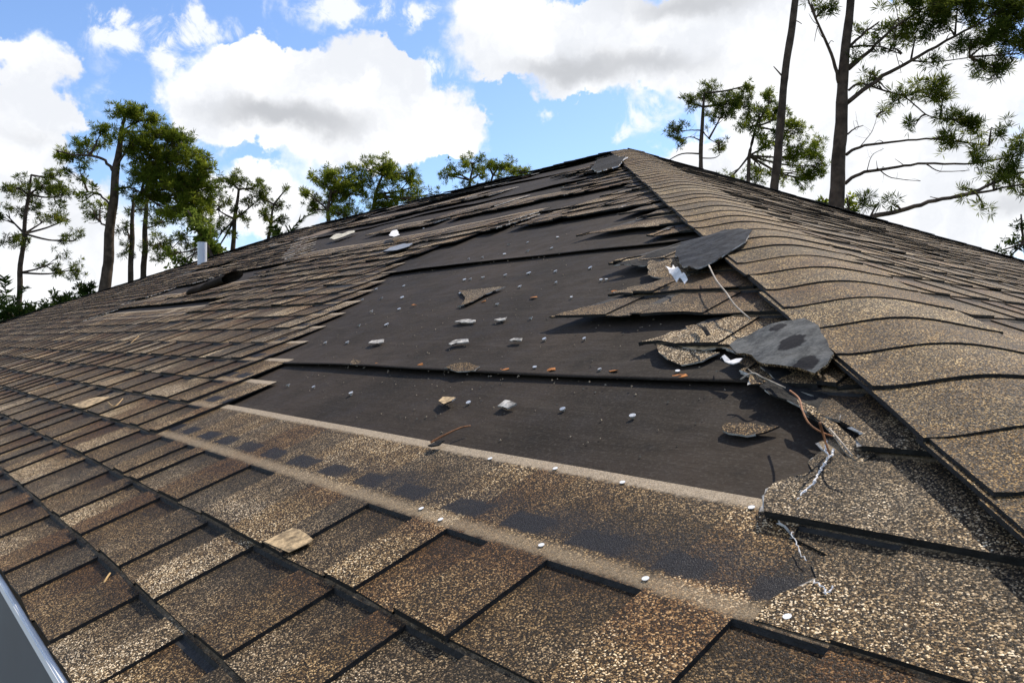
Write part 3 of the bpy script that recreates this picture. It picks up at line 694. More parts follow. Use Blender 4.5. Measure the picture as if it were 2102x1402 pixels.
scrap([(905, 836), (914, 826), (930, 826), (943, 830), (930, 837), (917, 843)], 'curled tan scrap left of the small nail on the lowest felt', 4.4, [M_TAN, M_ASPH, M_FIB], .014, .004, .012)
scrap([(1026, 846), (1040, 835), (1063, 842), (1045, 851)], 'crumpled pale scrap right of centre on the lowest felt', 5.1, [M_FIB, M_ASPH, M_FIB], .014, .004, .014)
scrap([(722, 760), (732, 750), (744, 754), (738, 762)], 'small mottled scrap at the left end of the lower felt lap', 6.6, MS, .014, .003, .01)
scrap([(886, 936), (900, 929), (921, 926), (908, 936), (894, 940)], 'dark chip on the brown shingles by the lowest felt edge', 7.3, [M_BLACK, M_BLACK, M_BLACK], .024, .002, .004)
scrap([(761, 716), (768, 711), (792, 708), (791, 713), (770, 718)], 'long cream scrap, left one of the two on the middle felt', 8.2, [M_FIB, M_ASPH, M_FIB], .012, .002, .006)
scrap([(925, 719), (940, 711), (966, 709), (966, 714), (942, 717), (932, 721)], 'long cream scrap with dark belly at the centre of the middle felt', 9.4, [M_FIB, M_ASPH, M_FIB], .012, .002, .006)
scrap([(937, 671), (950, 667), (980, 667), (978, 671), (950, 673)], 'narrow pale scrap straight below the triangular one', 10.6, [M_FIB, M_ASPH, M_FIB], .012, .002, .006)
scrap([(1018, 668), (1030, 664), (1043, 663), (1040, 667), (1026, 669)], 'short pale scrap right of the narrow one below the triangle', 11.3, [M_FIB, M_ASPH, M_FIB], .012, .002, .006)
scrap([(1050, 710), (1058, 707), (1076, 707), (1074, 711), (1056, 712)], 'thin pale scrap at right centre of the middle felt', 12.2, [M_FIB, M_ASPH, M_FIB], .010, .002, .004)
scrap([(514, 1123), (560, 1096), (596, 1080), (640, 1098), (600, 1122), (570, 1143)], 'x', 13.1, [M_TAN, M_TAN, M_TAN], .0)
bpy.data.objects.remove([o for o in COL.objects if o.get('label') == 'x'][0])

# worn patches where the top ply has come off a tooth
for pxs, kk in (([(516, 1124), (560, 1097), (596, 1079), (612, 1082), (641, 1099), (636, 1106), (600, 1125), (571, 1144)], 3), ([(128, 838), (160, 824), (196, 812), (222, 811), (205, 822), (176, 836), (150, 845)], 4)):
    pl = [(u, max(v, V0+(kk-1)*E_+.003)) for u, v in P(pxs, .028)]
    def hp(u, v, kk=kk):
        t_ = v-(V0+(kk-1)*E_); return .016*(1-t_/(HT*E_))+.002+und(FRONT, u, v)+.0013
    o = sheet('worn_patch', pl, hp, .0008, [M_TAN, M_TAN], jag=.003, cuts=1, seed=kk*2.2); o.parent = front

# fine grit: more crumbs than anyone could count
bm = bmesh.new(); rg_ = random.Random(9)
for q in range(900):
    if q % 3: v = rg_.choice(lap_v[1:4])-abs(rg_.gauss(0, .05)) if q % 2 else rg_.uniform(.56, 2.4); u = rg_.uniform(-1.0, cut_u(v)-.1)
    else: u, v = rg_.uniform(-.2, 1.5), rg_.uniform(.55, 1.3)
    if v < .56 or u < left_end.get(max(3, min(12, int((v-.25-V0)/E_))), 0)+.04: continue
    p = FRONT.pt(u, v, felt_h(u, v)[0]+.0008); r_ = rg_.uniform(.0008, .0026)
    a = rg_.random()*6; vs = [bm.verts.new(p+FRONT.eu*r_*math.cos(a+k*2.1)*rg_.uniform(.6, 1.5)+FRONT.ev*r_*math.sin(a+k*2.1)) for k in range(3)]; tp = bm.verts.new(p+FRONT.ew*r_*.9)
    for k in range(3): bm.faces.new((vs[k], vs[(k+1) % 3], tp))
tag(mesh_obj('grit', bm, plain('crumbs', (.22, .18, .13), .9, 300, .6)), 'fine shingle crumbs and grit strewn over the bare felt', 'grit', kind='stuff')

# nails and rusted leaf bits on the felt (parts of the strip they are driven through)
def disc(name, pos, nrm, r, h, m_, parent, sx=1., rot=0):
    bm = bmesh.new()
    q = nrm.to_track_quat('Z', 'Y').to_matrix().to_4x4()
    bmesh.ops.create_cone(bm, cap_ends=True, segments=12, radius1=r*.9, radius2=r, depth=h*.5, matrix=Matrix.Translation(pos+nrm*h*.8) @ q @ Matrix.Rotation(rot, 4, 'Z') @ Matrix.Diagonal((sx, 1, 1, 1)))
    bmesh.ops.create_cone(bm, cap_ends=True, segments=8, radius1=r*.35, radius2=r*.35, depth=h, matrix=Matrix.Translation(pos+nrm*h*.3) @ q)
    o = mesh_obj(name, bm, m_); o.parent = parent
    return o
c5 = [(205,545),(365,530),(125,607),(235,600),(355,598),(180,680),(340,672),(110,768),(270,765),(65,1160),(740,1213),(1285,1255),(1685,1300),(905,650),(1100,730),(1035,543),(1245,520),(950,473),(820,487),(1085,463),(1240,453),(1440,432),(945,358),(1080,340),(1218,325),(740,380),(820,373),(1330,608),(1180,855),(1410,855),(1125,1022),(1500,1038),(1945,1055),(1500,505),(1530,503),(715,500),(750,495),(970,300),(1080,290),(1250,262),(690,660),(695,580),(930,742),(45,870)]
nails = [(700+x/2.804, 400+y/2.804) for x, y in c5] + [(594, 797), (647, 801), (722, 815), (671, 711), (716, 710), (1163, 446), (1020, 435), (1100, 452), (940, 437), (870, 470), (760, 452), (1212, 372), (980, 372)]
for i, (x, y) in enumerate(nails):
    u, v = on(x, y); hgt, st = felt_h(u, v); far = (FRONT.pt(u, v)-CAM).dot(fw)
    r = .0038 if far < 2 else .0055
    disc('nail', FRONT.pt(u, v, hgt), (FRONT.ew+Vector((random.uniform(-.25, .25), random.uniform(-.25, .25), 0))).normalized(), r*random.uniform(.85, 1.15), .0045, M_NAIL, st, random.uniform(1, 1.25), random.random()*6)
for (x, y) in [(865, 1044), (905, 1067), (1112, 1120), (1326, 1190), (1617, 1269), (1003, 932), (1137, 952), (1275, 980), (1540, 1030)]:
    u, v = on(x, y, FRONT, .018); t_ = v-(V0+2*E_)
    hh = .016*(1-t_/(HT*E_))+.002+und(FRONT, u, v)
    disc('nail', FRONT.pt(u, v, hh), FRONT.ew, .0029, .0016, M_WHITE, front, 1.15, random.random())
leaves = [(x/2.804+700, y/2.804+400) for x, y in [(425,650),(225,1000),(465,1005),(950,1030),(1215,1035),(1580,1045),(1115,608),(1580,577),(1960,1078),(825,628)]]
names_ = ['faint orange leaf bit left of the triangular scrap', 'small rust leaf bit near the left end of the lower felt lap', 'second rust leaf bit from the left on the lower felt lap', 'large rust leaf bit right of the mottled oval scrap', 'rust leaf bit between two nails at the middle of the lower lap', 'broad orange leaf bit beside a nail on the lower felt lap', 'bent rust leaf bit right of the triangular scrap', 'orange leaf bit by the tip of the torn shingles', 'orange leaf bit at the right end of the lower felt lap', 'tiny rust leaf bit under the triangular scrap']
for i, (x, y) in enumerate(leaves):
    u, v = on(x, y); hgt, st = felt_h(u, v); s_ = random.uniform(.006, .009); a = random.random()*3
    pl = [(u+s_*math.cos(q*1.05)*(1.5+.4*random.random()), v+s_*math.sin(q*1.05)*(.6+.3*random.random())) for q in range(6)]
    tag(sheet('leaf_bit', pl, lambda uu, vv, hgt=hgt: hgt+.003+.005*fn(uu, vv, 60, i*1.), .001, [M_RUST, M_RUST], cuts=1, seed=i), names_[i], 'leaf', 'rust coloured leaf bits on the felt')

# ---- tubes: twigs, needles, wires
def tube(bm, pts, r, seg=5, taper=1.0):
    rings = []
    for i, p in enumerate(pts):
        a = pts[max(0, i-1)]; b_ = pts[min(len(pts)-1, i+1)]; d = (b_-a)
        if d.length < 1e-9: d = Vector((0, 0, 1))
        d.normalize(); s_ = d.cross(Vector((.13, .21, .97)))
        if s_.length < .05: s_ = d.cross(Vector((1, 0, 0)))
        s_.normalize(); t_ = d.cross(s_)
        rr_ = r[i] if isinstance(r, (list, tuple)) else r*(1+(taper-1)*i/max(1, len(pts)-1))
        rings.append([bm.verts.new(p + s_*math.cos(2*math.pi*q/seg)*rr_ + t_*math.sin(2*math.pi*q/seg)*rr_) for q in range(seg)])
    for i in range(len(rings)-1):
        for q in range(seg): bm.faces.new((rings[i][q], rings[i][(q+1) % seg], rings[i+1][(q+1) % seg], rings[i+1][q]))
    bm.faces.new(list(reversed(rings[0]))); bm.faces.new(rings[-1])
def smooth_path(pts, n=4):
    out = []
    for i in range(len(pts)-1):
        p0 = pts[max(0, i-1)]; p1 = pts[i]; p2 = pts[i+1]; p3 = pts[min(len(pts)-1, i+2)]
        for s in range(n):
            t = s/n
            out.append(.5*((2*p1)+(p2-p0)*t+(2*p0-5*p1+4*p2-p3)*t*t+(3*p1-p0-3*p2+p3)*t**3))
    out.append(pts[-1]); return out
def twig(name, paths, m_, lab, cat, group=None):
    bm = bmesh.new()
    for pxs, r, tp in paths:
        pts = [FRONT.pt(*on(x, y, FRONT, h), h) for x, y, h in pxs]
        tube(bm, smooth_path(pts), r, 5, tp)
    o = mesh_obj(name, bm, m_, smooth=True); return tag(o, lab, cat, group)
tw = 'twigs and needles on the roof'
twig('twig', [([(1622, 802, .045), (1640, 818, .05), (1648, 845, .055), (1660, 868, .05), (1682, 885, .045), (1708, 895, .03)], .0012, .7), ([(1683, 868, .06), (1690, 892, .045), (1703, 932, .03)], .0015, .6)], M_TWIG, 'orange brown forked twig by the curved torn shingle edge', 'twig', tw)
twig('twig', [([(1703, 880, .04), (1725, 905, .045), (1750, 936, .04)], .0011, .7)], M_PALETWIG, 'pale straight twig lying against the hip cap', 'twig', tw)
twig('twig', [([(1520, 779, .03), (1545, 766, .035), (1565, 775, .035), (1585, 784, .03), (1612, 796, .03)], .0012, .8), ([(1545, 766, .035), (1535, 757, .04)], .0010, .5)], M_PALETWIG, 'pale branching twig below the spotted upturned shingle', 'twig', tw)
twig('twig', [([(884, 908, .012), (912, 893, .016), (945, 878, .016), (966, 874, .014)], .0017, .7)], M_TWIG, 'reddish stick on the lowest felt strip above the shingle edge', 'twig', tw)
twig('twig', [([(1455, 545, .05), (1470, 575, .055), (1490, 600, .05), (1500, 615, .05), (1512, 630, .045), (1540, 655, .04)], .0016, .8)], M_PALETWIG, 'long pale twig lying along the hip cap edge', 'twig', tw)
for pxs, lab in (([(213, 1197, .02), (219, 1186, .022), (226, 1176, .022)], 'single gold pine needle on the lower left shingles'), ([(222, 826, .03), (236, 834, .032), (252, 818, .03)], 'bent gold pine needle right of the tan patch'), ([(268, 705, .03), (285, 690, .03)], 'short straw needle on the left shingles')):
    twig('pine_needle', [(pxs, .0015, .8)], M_STRAW, lab, 'pine needle', tw)

# white membrane rags hanging from the torn edge
def rag(polys, lab, h=.04, m_=None):
    bm = None; root = None
    o = sheet('membrane_rag', P(polys, h), lambda u, v: h+.02*fn(u, v, 25, 2.), .0012, [m_ or M_WHITEFIB, m_ or M_WHITEFIB], jag=.004, cuts=1, seed=1.9)
    return tag(o, lab, 'rag', 'white rags in the torn edge')
rag([(1366, 552), (1380, 552), (1382, 545), (1389, 550), (1396, 560), (1412, 572), (1404, 577), (1388, 568), (1374, 560)], 'white forked rag below the dark slate upturned shingle', .05)
rag([(1477, 727), (1486, 733), (1500, 739), (1512, 738), (1523, 740), (1518, 747), (1504, 748), (1488, 741)], 'white hooked rag at the left tip of the spotted upturned shingle', .03)
rag([(1426, 662), (1436, 660), (1446, 670), (1456, 684), (1462, 692), (1450, 688), (1438, 676)], 'crumpled black and grey rag in the torn edge left of the spotted shingle', .035, M_BLACK)

# tangle of torn mat strips under the hip cap (still fixed to the house)
def torn(pxs, h0, h1_, mats, seed, jag=.008, rim=2, lab=None):
    pl = P(pxs, h0); us = [p[0] for p in pl]; ua, ub = min(us), max(us)
    o = sheet('torn_shingle_edge', pl, lambda u, v: h0+(h1_-h0)*(ub-u)/(ub-ua)+.005*fn(u, v, 18, seed), .0022, mats, jag=jag, cuts=2, seed=seed, rim=rim)
    return house_part(o)
torn([(1557, 812), (1590, 796), (1640, 806), (1690, 830), (1752, 862), (1772, 890), (1740, 900), (1700, 880), (1660, 858), (1622, 832), (1590, 820)], .014, .024, [M_BLACK, M_ASPH, M_FIB], 1.1)
torn([(1640, 834), (1672, 850), (1716, 878), (1764, 900), (1800, 930), (1770, 945), (1735, 925), (1712, 905), (1690, 880)], .020, .026, [M_SH, M_ASPH, M_FIB], 2.2)
torn([(1565, 772), (1610, 770), (1660, 788), (1700, 812), (1722, 836), (1690, 832), (1640, 806), (1600, 796)], .016, .028, [M_BLACK, M_ASPH, M_FIB], 3.1)
torn([(1345, 709), (1400, 706), (1490, 706), (1496, 714), (1440, 718), (1390, 714)], .016, .02, [M_TAN, M_ASPH, M_FIB], 4.2, .003)
torn([(1352, 716), (1400, 718), (1480, 722), (1440, 742), (1400, 748), (1372, 742), (1356, 730)], .014, .02, [M_SH, M_ASPH, M_FIB], 5.2, .006)
torn([(1262, 552), (1330, 546), (1385, 524), (1388, 510), (1350, 520), (1310, 536)], .02, .03, [M_BLACK, M_ASPH, M_FIB], 6.2, .005)
torn([(1330, 545), (1400, 540), (1450, 548), (1430, 566), (1390, 572), (1350, 575), (1335, 568)], .018, .03, [M_SH, M_ASPH, M_FIB], 7.4, .01)

# pale frayed mat along the curved tear
def fray(pxs, h, r, seed):
    bm = bmesh.new(); pp = smooth_path([FRONT.pt(*on(x, y, FRONT, h), h) for x, y in pxs], 7)
    pp = [p+FRONT.eu*.003*fn(i*.8, seed, 1, 1.)+FRONT.ev*.003*fn(i*.8, seed, 1, 2.)+FRONT.ew*.002*fn(i*.8, seed, 1, 3.) for i, p in enumerate(pp)]
    tube(bm, pp, [r*(.35+.9*abs(fn(i*.7, seed, 1, 4.))) for i in range(len(pp))], 5)
    house_part(mesh_obj('frayed_edge', bm, M_WHITEFIB))
fray([(1612, 1046), (1632, 1030), (1652, 1008), (1672, 985), (1690, 958), (1702, 938), (1712, 920)], .022, .0018, 1.5)
fray([(1700, 940), (1694, 915), (1698, 905)], .03, .0012, 5.5)
fray([(1626, 1092), (1640, 1122), (1652, 1150)], .020, .0009, 2.5)
fray([(1672, 1190), (1688, 1208), (1697, 1216), (1708, 1204)], .020, .0009, 3.5)

# ------------------------------------------------------------------ trees
def ground_under(p): return Vector((p.x, p.y, GZ))
def tufts(bm, centres, L, wd, nb, rnd, up_bias=.25):
    cl = bm.loops.layers.color['tone']
    for c, tone in centres:
        ax = Vector((rnd.gauss(0, 1), rnd.gauss(0, 1), rnd.gauss(0, 1)+up_bias*3)).normalized()
        for _ in range(nb):
            d = (Vector((rnd.gauss(0, 1), rnd.gauss(0, 1), rnd.gauss(0, 1)))+ax*.9).normalized(); l = L*rnd.uniform(.55, 1.1)
            s_ = d.cross(Vector((rnd.gauss(0, 1), rnd.gauss(0, 1), rnd.gauss(0, 1)))).normalized()*wd*rnd.uniform(.7, 1.3)
            b0 = c+d*l*.1; f = bm.faces.new((bm.verts.new(b0-s_*.6), bm.verts.new(b0+d*l*.55-s_), bm.verts.new(b0+d*l), bm.verts.new(b0+d*l*.55+s_)))
            col = (min(1, max(0, tone+rnd.uniform(-.25, .25))), rnd.random(), 0, 1)
            for lp in f.loops: lp[cl] = col
def tree(name, label, D, trunk, blobs, limbs=(), leaf=None, tuft=(.17, .0095, 30), seed=1, group='pines behind the house', cat='tree', depth=1.0, density=1.0, dead=(), bark=None):
    rnd = random.Random(seed*131+7)
    tp = [far_pt(x, y, D) for x, y, w_ in trunk]; pxm = D/F_PX
    base = ground_under(tp[0]); lean = tp[0]-tp[1]; 
    if lean.z < -.05: base += Vector((lean.x, lean.y, 0))/(-lean.z)*(tp[0].z-GZ)*.5
    root = empty(name, base, label, cat, group)
    def add(nm, bm, m_, smooth=True): return adopt(mesh_obj(nm, bm, m_, smooth=smooth), root)
    bm = bmesh.new(); pts = [base]+tp; rad = [trunk[0][2]*.62*pxm]+[w_*.5*pxm for _, _, w_ in trunk]
    fine = []; fr_ = []
    for i in range(len(pts)-1):
        for s in range(5):
            a = s/5; p = pts[i].lerp(pts[i+1], a); r_ = rad[i]+(rad[i+1]-rad[i])*a
            fine.append(p+Vector((fn(p.z, seed, 1.3, 1.), fn(p.z, seed, 1.3, 2.), 0))*r_*.5); fr_.append(r_*(1+.10*fn(p.z, seed, 4., 3.)))
    fine.append(pts[-1]); fr_.append(rad[-1]); tube(bm, fine, fr_, 10)
    add('trunk', bm, bark or M_BARK)
    for (pxs, w_) in limbs:
        bm = bmesh.new(); dz_ = rnd.uniform(-.06, .06)*D*depth*.5
        pp = [far_pt(x, y, D+dz_*i/max(1, len(pxs)-1)) for i, (x, y) in enumerate(pxs)]; sp = smooth_path(pp, 5)
        sp = [p+Vector((fn(i*.9, seed, 1, 4.), fn(i*.9, seed, 1, 5.), fn(i*.9, seed, 1, 6.)))*w_*pxm*.35 for i, p in enumerate(sp)]
        tube(bm, sp, w_*.5*pxm, 7, .35)
        for _ in range(4):      # side twigs
            q = sp[rnd.randrange(len(sp)//3, len(sp))]; d = Vector((rnd.uniform(-1, 1), rnd.uniform(-1, 1), rnd.uniform(-.3, .9))).normalized()
            tube(bm, smooth_path([q, q+d*12*pxm, q+d*24*pxm+Vector((0, 0, rnd.uniform(-.1, .1)))], 3), w_*.13*pxm, 4, .4)
        add('limb', bm, bark or M_BARK)
    centres = []
    starts = [(x, y) for pxs, _ in limbs for x, y in pxs[1:]] + [(x, y) for x, y, _ in trunk[1:]]
    for (bx, by, rx, ry, n) in blobs:
        n = max(2, int(n*density*(1 if seed in (14, 13) else 2.1))); dz_ = rnd.uniform(-1, 1)*max(rx, 30)*pxm*depth
        cx_, cy_ = bx, by
        sx, sy = min(starts, key=lambda q: (q[0]-bx)**2+(q[1]-by-ry*.6)**2*(1.6 if q[1] < by else .8))
        a = far_pt(sx, sy, D); c = far_pt(bx, by, D+dz_); mid = a.lerp(c, .5)+Vector((0, 0, -.15*(c-a).length*.5+.05))
        path = smooth_path([a, mid, c], 4); bmb = bmesh.new(); tube(bmb, path, 2.6*pxm, 5, .4)
        ncl = max(1, n//6)
        for q in range(ncl):
            th = rnd.uniform(0, 6.283); rr_ = math.sqrt(rnd.uniform(.05, 1)); dd = rnd.uniform(-1, 1)*math.sqrt(max(.02, 1-rr_*rr_))
            cc = far_pt(bx+rx*rr_*math.cos(th), by+ry*rr_*math.sin(th), D+dz_+dd*rx*pxm*depth)
            st = path[rnd.randrange(len(path)//2, len(path))]
            tube(bmb, [st, st.lerp(cc, .55)+Vector((rnd.uniform(-.05, .05), rnd.uniform(-.05, .05), rnd.uniform(-.1, .05))), cc], 1.1*pxm, 4, .5)
            tone = rnd.uniform(.1, .8)
            for _ in range(max(1, round(n/ncl))):
                centres.append((cc+Vector((rnd.gauss(0, 1), rnd.gauss(0, 1), rnd.gauss(0, .8)))*(10 if seed == 14 else 6.5)*pxm, tone))
        add('branch', bmb, bark or M_BARK)
    for pxs, w_ in dead:
        pp = [far_pt(x, y, D) for x, y in pxs]; bmb = bmesh.new(); tube(bmb, smooth_path(pp, 4), w_*.5*pxm, 5, .4); add('branch', bmb, bark or M_BARK)
    if centres:
        bm = bmesh.new(); bm.loops.layers.color.new('tone'); tufts(bm, centres, tuft[0], tuft[1], tuft[2], rnd)
        add('crown', bm, leaf or M_PINE, False)
    return root
tree('pine_tree', 'small airy pine at the left edge with separate needle clumps', 24, [(38,655,11),(42,560,10),(50,480,8),(58,400,6),(64,360,3)],
 [(35,385,30,24,18),(95,375,35,26,22),(125,405,35,28,20),(60,420,35,20,14),(12,440,22,20,14),(140,450,28,18,14),(90,455,26,14,8),(152,495,24,14,10),(60,500,22,12,6),(18,490,22,14,10),(110,540,36,18,14),(160,552,18,16,10),(70,400,30,20,12),(110,365,20,16,10)], seed=1)
tree('pine_tree', 'tall spreading pine at left, its thick trunk clear of the roof', 22, [(216,600,23),(222,520,20),(232,420,17),(240,340,14),(250,270,9),(258,235,5)],
 [(120,313,16,18,8),(150,335,22,16,9),(178,308,32,20,16),(205,278,26,20,16),(165,355,30,16,8),(205,430,22,26,10),(190,400,24,14,6),(185,440,20,14,6),(250,235,32,16,26),(290,245,32,20,34),(330,268,34,22,40),(270,290,38,26,34),(310,318,56,32,74),(362,308,38,32,54),(392,350,42,38,66),(330,375,68,36,90),(402,398,42,38,66),(300,345,48,28,40),(424,360,20,32,22),(350,432,60,20,34),(290,395,40,22,20),(410,440,30,30,34),(375,410,40,30,46)],
 limbs=[([(238,360),(215,330),(185,320),(150,318),(118,310)],7),([(234,430),(205,400),(180,395),(150,400)],5),([(228,470),(205,455),(190,430)],5),([(238,390),(262,385),(290,395)],6)], leaf=M_PINE2, seed=2, density=1.2)
tree('pine_tree', 'thin dark pine stem between the two thicker left trunks', 24, [(268,580,11),(270,500,10),(272,440,7),(274,400,4)], [(262,475,12,28,9),(276,420,14,20,7),(258,515,10,12,4)], seed=3)
tree('pine_tree', 'medium pine stem under the big left crown, right of the thin stem', 25, [(294,577,12),(297,500,11),(300,430,8),(304,380,5)], [(330,498,38,16,16),(372,500,36,18,16),(280,430,18,18,8),(342,455,30,18,12),(350,525,36,12,10),(400,520,20,14,8)], limbs=[([(298,500),(330,505),(370,488),(402,486)],4),([(298,470),(325,460),(350,440)],4)], seed=4)
tree('pine_tree', 'slender pine with open crown right of the big left pine', 26, [(478,530,10),(482,450,8),(490,390,5)], [(468,368,30,20,22),(508,390,38,22,24),(445,430,22,36,26),(492,440,26,22,12),(450,482,28,26,20),(440,520,24,14,16),(520,420,16,14,8)], seed=5)
tree('pine_tree', 'sparse little pine left of the drooping palm frond', 26, [(550,495,7),(555,460,6),(562,420,4)], [(535,405,22,16,14),(572,425,18,12,9),(545,440,22,16,12),(556,480,18,12,8),(584,392,7,6,3),(575,445,12,14,7)], seed=6)
tree('pine_tree', 'rounded green pine crown, left of the pair mid roofline', 26, [(675,460,9),(672,430,7),(680,395,5)], [(665,375,32,18,36),(702,362,38,22,46),(722,398,42,28,62),(680,420,36,20,44),(638,398,18,12,10),(742,372,22,20,26),(645,432,18,12,10),(700,440,40,12,24)], leaf=M_PINE2, seed=7)
tree('pine_tree', 'domed green pine crown, right of the pair mid roofline', 27, [(765,440,9),(770,400,7),(785,360,4)], [(752,345,28,16,24),(790,338,28,15,26),(822,358,32,22,38),(846,385,25,22,32),(800,395,38,20,30),(772,420,28,15,22),(858,408,16,12,12),(792,368,28,18,18),(893,400,6,12,4),(815,415,36,12,20)], leaf=M_PINE2, seed=8)
tree('pine_tree', 'small open crown just over the ridge, left one of two', 28, [(962,402,6),(965,370,5),(970,345,3)], [(933,352,20,12,16),(970,334,22,12,20),(985,358,20,15,16),(962,376,16,10,7),(918,358,8,10,4)], leaf=M_PINE2, seed=9)
tree('pine_tree', 'flattened small crown just over the ridge, right one of two', 28, [(1003,390,5),(1012,360,4),(1022,345,3)], [(1018,340,16,11,14),(1045,345,22,12,24),(1072,355,20,10,20),(1030,365,18,10,10),(1000,335,6,8,4)], leaf=M_PINE2, seed=10)
tree('pine_tree', 'crooked pine right of the peak, crown blown to one side', 24, [(1437,362,9),(1440,280,8),(1444,220,6),(1446,192,3)], [(1408,208,22,10,13),(1455,190,20,14,18),(1492,215,32,20,38),(1520,200,16,22,20),(1536,175,7,16,8),(1480,240,26,12,18),(1385,265,16,14,14),(1396,285,13,9,6),(1476,290,10,8,4),(1476,315,9,9,5)],
 limbs=[([(1440,268),(1415,268),(1390,272)],3),([(1439,290),(1420,282),(1395,285)],3),([(1440,265),(1455,285),(1475,295)],3)], dead=[([(1437,316),(1400,316),(1370,331)],4),([(1438,325),(1465,325),(1478,318)],3)], seed=11)
tree('pine_tree', 'bushy pine behind the bare pole trunk', 24, [(1535,390,8),(1538,320,7),(1552,260,5),(1580,210,3)], [(1580,203,16,12,14),(1560,235,28,18,26),(1540,262,22,15,15),(1602,240,28,26,32),(1632,270,20,22,24),(1590,290,38,22,32),(1642,318,28,32,40),(1676,310,16,22,20),(1682,342,15,22,15),(1620,362,42,18,26),(1560,340,22,18,12),(1498,368,18,9,12),(1540,368,22,12,10),(1656,372,18,18,18)], leaf=M_PINE2, seed=12)
tree('pine_tree', 'bare tall pole trunk of a pine rising past the frame top', 15, [(1590,402,18),(1598,300,17),(1608,180,15),(1620,90,15),(1632,0,14),(1644,-110,11),(1652,-220,8)], [(1600,-230,60,40,40),(1700,-240,70,40,40)], dead=[([(1604,155),(1596,146),(1588,137)],4),([(1626,45),(1636,44),(1646,50)],3),([(1630,0),(1618,-8)],3)], tuft=(.26, .016, 16), seed=13)
tree('pine_tree', 'large pine at right with long bare limbs sweeping to the right', 12, [(1716,440,32),(1721,350,28),(1727,250,25),(1733,150,21),(1742,50,17),(1750,-40,15),(1758,-160,8)],
 [(1700,15,14,18,6),(1665,5,14,12,4),(1790,60,30,22,8),(1845,38,46,30,18),(1905,30,46,30,26),(1965,18,56,28,30),(2040,28,56,40,46),(2082,72,30,34,28),(1880,72,36,20,16),(1992,82,52,20,18),(2062,145,34,24,20),(2000,130,30,10,7),(1905,183,32,22,24),(1935,205,22,10,8),(1968,252,30,22,24),(1950,285,30,12,12),(2035,262,36,14,9),(2072,338,26,26,20),(2040,362,28,14,12),(2092,385,16,18,10),(2095,290,12,20,8),(1800,180,26,12,5),(1850,195,24,10,5),(1975,388,9,8,3),(1805,415,20,12,7),(1830,420,14,8,4),(1785,150,10,10,3),(2020,425,22,6,3),(1905,120,20,10,5),(1830,100,18,12,5),(1925,5,50,20,22),(2000,5,50,22,24),(2080,12,40,26,34),(1860,5,40,18,14),(2090,110,20,30,16),(1945,60,30,16,12),(2030,90,30,18,14),(1760,120,24,10,4),(1815,230,26,14,4),(1880,255,26,10,4),(1990,310,30,12,6),(2030,330,26,12,6)],
 limbs=[([(1722,170),(1706,110),(1674,38),(1655,-10)],8),([(1738,212),(1800,165),(1870,125),(1960,75),(2060,22)],10),([(1742,142),(1790,100),(1830,62),(1880,28)],9),([(1742,98),(1770,72),(1805,45)],7),([(1737,318),(1765,302),(1830,292),(1920,286),(2030,300)],7),([(1735,377),(1765,357),(1830,345),(1900,336),(2000,336),(2095,318)],8),([(1740,276),(1755,264),(1772,258)],4),([(1742,186),(1765,172),(1810,185),(1860,202),(1900,235),(1930,245)],5),([(1744,97),(1800,95),(1850,112)],5),([(1800,345),(1830,365),(1890,372)],3),([(1716,490),(1785,449),(1850,432),(1920,412),(2000,394),(2060,366),(2110,352)],12),([(1960,405),(2040,390),(2120,374)],7),([(1838,62),(1835,90),(1850,150)],3),([(1800,165),(1830,190),(1870,196)],3),([(1765,302),(1790,270),(1800,240)],2),([(1900,336),(1930,352),(1990,350)],3),([(1870,125),(1920,128),(1990,118)],4),([(1780,350),(1790,320),(1815,305)],2)],
 tuft=(.15, .0065, 30), seed=14, depth=.5, density=1.7)
tree('young_tree', 'wispy small tree at the right edge low over the roof', 16, [(2112,575,6),(2102,500,5),(2096,440,3)], [(2086,500,18,16,9),(2056,515,9,12,4),(2096,470,8,18,5),(2070,530,22,8,5)], leaf=M_SHRUB, tuft=(.12, .014, 12), seed=15, group='small plants behind the roof')
tree('young_tree', 'bright lime green creeper clad stem beside the vent pipe', 20, [(442,545,8),(425,505,7),(405,465,5),(385,432,3)], [(392,445,12,14,12),(405,465,14,16,16),(420,488,16,18,20),(436,512,18,18,24),(445,535,22,12,20),(350,522,14,8,6),(366,540,16,8,9)], leaf=M_LIME, tuft=(.13, .028, 14), seed=16, group='small plants behind the roof')
tree('shrub', 'leafy green shrub showing between bare pole and large pine', 14, [(1745,470,5),(1742,430,4),(1738,400,2)], [(1742,420,8,22,14),(1690,425,16,8,6)], leaf=M_PINE2, tuft=(.10, .016, 12), seed=17, group='small plants behind the roof')
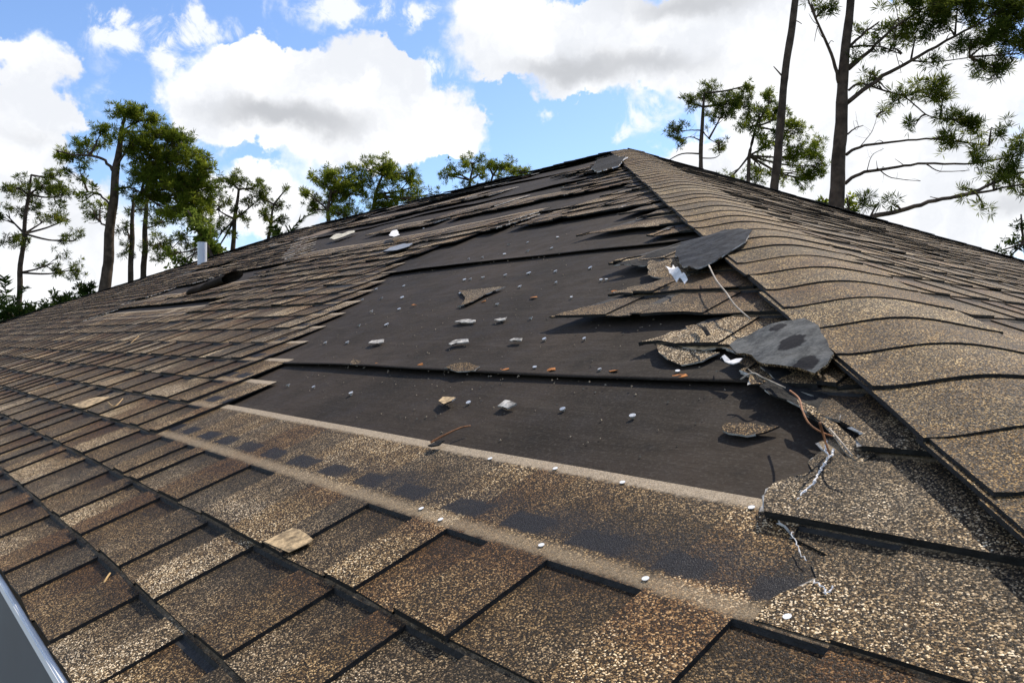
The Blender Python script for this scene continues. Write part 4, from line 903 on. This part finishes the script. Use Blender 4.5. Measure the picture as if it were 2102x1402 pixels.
for i, (x, y, rx, ry, n, lab) in enumerate(((16, 645, 40, 14, 26, 'dark shrub at the far left edge under the airy pine'), (85, 640, 40, 12, 26, 'low dark shrub beneath the small airy pine, second from left'), (138, 616, 30, 12, 20, 'broad dark shrub left of the thick pine trunk'), (180, 600, 18, 13, 12, 'small spiky shrub touching the thick pine trunk'))):
    tree('shrub', lab, 21+i*.7, [(x, y+45, 5), (x, y+20, 4), (x, y, 2)], [(x, y, rx, ry, n), (x, y+16, rx*1.1, ry, n)], leaf=M_SHRUB, tuft=(.18, .022, 16), seed=20+i, group='shrubs at the lower left')
def palm(label, D, crown, fronds, seed):
    rnd = random.Random(seed); c = far_pt(*crown, D); root = empty('palm', ground_under(c), label, 'palm', 'palms behind the house'); pxm = D/F_PX
    bm = bmesh.new(); tube(bm, [ground_under(c), c.lerp(ground_under(c), .5), c], .13, 9, .8); adopt(mesh_obj('trunk', bm, M_BARK, smooth=True), root)
    for pts in fronds:
        bm = bmesh.new(); cl = bm.loops.layers.color.new('tone'); pp = smooth_path([far_pt(x, y, D+rnd.uniform(-.3, .3)) for x, y in pts], 8); tube(bm, pp, .018, 4, .4)
        for i in range(1, len(pp)-1):
            d = (pp[i+1]-pp[i-1]).normalized(); sd = d.cross(Vector((rnd.uniform(-.3, .3), rnd.uniform(-.3, .3), 1))).normalized()
            for s_ in (-1, 1):
                for q in range(2):
                    L_ = .42*(1-.5*i/len(pp))*rnd.uniform(.7, 1.1); dd = (sd*s_+d*.7+Vector((0, 0, rnd.uniform(-.5, .25)))).normalized(); b0 = pp[i].lerp(pp[i+1], rnd.random()); ww = d*.02
                    f = bm.faces.new([bm.verts.new(z) for z in (b0-ww, b0+dd*L_*.5-ww*1.2, b0+dd*L_, b0+dd*L_*.5+ww*1.2, b0+ww)])
        for f in bm.faces:
            cc = (rnd.uniform(.1, .9), rnd.random()*.9, 0, 1)
            for lp in f.loops: lp[cl] = cc
        adopt(mesh_obj('frond', bm, M_SHRUB), root)
palm('palm at the lower left with fan of spiky dark fronds', 23, (15, 640), [[(15,640),(0,610),(-20,590)],[(15,640),(12,600),(8,570)],[(15,640),(35,610),(50,590)],[(15,640),(45,625),(75,620)],[(15,640),(-15,625),(-40,625)]], 31)
palm('palm with a drooping frond peeping over the left end of the ridge', 22, (585, 500), [[(585,500),(600,470),(622,448),(645,436)],[(585,500),(570,478),(562,465)],[(585,500),(610,480),(632,474)]], 32)
